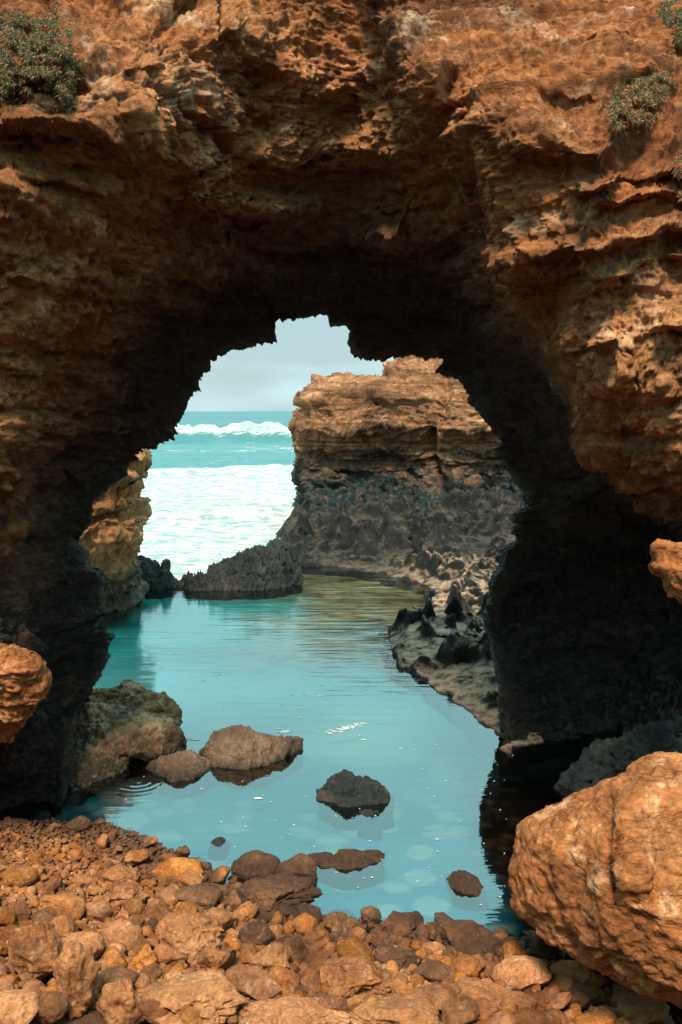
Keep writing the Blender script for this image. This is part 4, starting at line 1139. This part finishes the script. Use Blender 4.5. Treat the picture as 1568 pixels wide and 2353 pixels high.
def pebble_field():
    bases = []
    for i, kind in enumerate(['smooth', 'angular', 'smooth', 'slab', 'smooth', 'angular']):
        bases.append(stone_shape(800 + i, kind, 2 if i % 2 else 3))
    Vs, Fs, n0 = [], [], 0
    k = 0
    H2 = H
    for it in range(46000):
        p = try_pos(.35)
        if p is None: continue
        x, y, z, px, py, d = p
        lay = random.random()
        r = size_at(px, py) * random.uniform(.28, .8)
        if not H2.ok(x, y, r, .62): continue
        H2.add(x, y, r)
        P, Fa = random.choice(bases)
        Q = rot(P * (r * random.uniform(.9, 1.3), r * random.uniform(.75, 1.), r * random.uniform(.5, .8)), random.gauss(0, .4), random.gauss(0, .4), random.uniform(0, 6.28))
        Q = Q + (x, y, z + r * random.uniform(.1, .7))
        Vs.append(Q); Fs.append(Fa + n0); n0 += len(Q); k += 1
    print('pebbles', k)
    o = mesh_obj('pebbles', np.vstack(Vs), np.vstack(Fs), M_stone)
    tag(o, 'small brown pebbles filling the beach between the larger stones', 'pebbles', kind='stuff')
pebble_field()

# ------------------------------------------------------------------ the sinkhole's other walls, behind and beside the viewer
def hollow_walls():
    NU, NV = 300, 90
    a = np.linspace(math.radians(-18), math.radians(-162), NU); v = np.linspace(0, 1, NV)
    A_, V_ = np.meshgrid(a, v)
    R = 7.2 + 1.2 * V_ + 2.5 * np.clip(V_ - .85, 0, 1) / .15
    X = R * np.cos(A_); Y = 4.0 + R * np.sin(A_) * 1.15; Z = -.5 + 7.0 * np.clip(V_ / .85, 0, 1)
    P = np.stack([X, Y, Z], -1).reshape(-1, 3)
    P += np.stack([X * 0, Y * 0, Z * 0], -1).reshape(-1, 3)
    n = np.stack([-np.cos(A_), -np.sin(A_), 0 * A_], -1).reshape(-1, 3)
    P += n * (fbm(P, 1.8, 4, .55) * .5 + (strata(P, .3, .3, 2.) - .5) * .2)[:, None]
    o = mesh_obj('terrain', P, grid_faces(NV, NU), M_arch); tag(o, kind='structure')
hollow_walls()

# ------------------------------------------------------------------ plants
def leaf_mat(name, c1, c2):
    m, nt, b, out = new_mat(name); n = N(nt); geo = n.node('ShaderNodeNewGeometry')
    n.link(n.ramp(geo.outputs['Random Per Island'], [(0, c1), (1, c2)]), b.inputs['Base Color'])
    b.inputs['Roughness'].default_value = .6; b.inputs['Specular IOR Level'].default_value = .3
    return m
M_leaf = leaf_mat('grey_green_leaf', (.016, .034, .013), (.055, .085, .028))
M_dry = leaf_mat('rusty_dry_stem', (.14, .05, .018), (.42, .18, .07))
def plant(name, blobs, label, cat, nleaf, ndry, L=.024, droop=.5):
    """blobs: (x, y, rx, ry) in frame units on the rock face"""
    c0 = at(blobs[0][0], blobs[0][1], arch_depth(np.array([blobs[0][0]]), np.array([blobs[0][1]]))[0] - .1)
    root = bpy.data.objects.new(name, None); root.location = c0; root.empty_display_size = .2; COL.objects.link(root)
    tag(root, label, cat)
    area = np.array([b[2] * b[3] for b in blobs], float); area /= area.sum()
    def part(nm, cnt, mat, wd, ln, out):
        Vs, Fs = [], []
        bi = RNG.choice(len(blobs), cnt, p=area)
        a = RNG.random(cnt) * 6.283; r = np.sqrt(RNG.random(cnt)) * (1 + .26 * RNG.normal(size=cnt))
        B = np.array(blobs, float)[bi]
        x = B[:, 0] + np.cos(a) * r * B[:, 2]; y = B[:, 1] + np.sin(a) * r * B[:, 3]
        clump = fbm(np.stack([x / 26, y / 26, 0 * x], 1), 1., 3, .5)
        keep = clump > -.05 - .25 * RNG.random(cnt); x, y, r, clump = x[keep], y[keep], r[keep], clump[keep]
        th = .22 * np.sqrt(np.clip(1 - r ** 2, 0, 1)) * (0.55 + .9 * np.clip(clump + .3, 0, 1))
        D = arch_depth(x, y) - RNG.random(len(x)) ** .6 * th - out
        base = at(x, y, D)
        d = RNG.normal(size=(len(x), 3)) * .8 + (0, -.7, .15 - droop * RNG.random()); d[:, 2] -= droop * RNG.random(len(x)); d /= np.linalg.norm(d, axis=1)[:, None]
        l = ln * RNG.uniform(.5, 1.3, len(x)); wv_ = np.cross(d, RNG.normal(size=(len(x), 3))); wv_ /= np.linalg.norm(wv_, axis=1)[:, None] + 1e-6
        hw = (wd * RNG.uniform(.7, 1.2, len(x)))[:, None]
        m1 = base + d * (l * .5)[:, None]; tip = base + d * l[:, None] + np.array((0, 0, -.25))[None] * l[:, None]
        side = np.cross(d, wv_)
        V = np.stack([base, m1 + wv_ * hw, m1 - wv_ * hw * .6 + side * hw * .7, tip], 1).reshape(-1, 3)
        i = np.arange(len(x)) * 4
        Fa = np.concatenate([np.stack([i, i + 1, i + 2], 1), np.stack([i + 1, i + 3, i + 2], 1), np.stack([i, i + 2, i + 3], 1), np.stack([i, i + 3, i + 1], 1)])
        mesh_obj(nm, V, Fa, mat, parent=root, smooth=False, origin=c0)
    part('foliage', nleaf, M_leaf, .0034, L, .0)
    part('dry_stems', ndry, M_dry, .0022, L * 1.2, .01)
    return root
plant('trailing_shrub', [(60, 110, 70, 80), (115, 130, 55, 90), (20, 150, 50, 70), (30, 60, 60, 40), (150, 190, 20, 55), (60, 175, 60, 40)], 'large grey-green trailing shrub hanging at the top left of the arch', 'shrub', 52000, 20000)
plant('trailing_shrub', [(1475, 220, 55, 45), (1430, 265, 30, 40), (1515, 190, 30, 30), (1450, 250, 50, 35)], 'dry green tuft of shrub on the right slope below the corner tuft', 'shrub', 12000, 9000)
plant('trailing_shrub', [(1550, 35, 34, 36), (1575, 70, 35, 45)], 'small green tuft in the top right corner of the rock', 'shrub', 7000, 2500)
plant('trailing_shrub', [(1567, 385, 16, 26), (1575, 440, 14, 24)], 'tiny green sprig at the right edge beside the long ledge', 'shrub', 1500, 1800)
print('done')
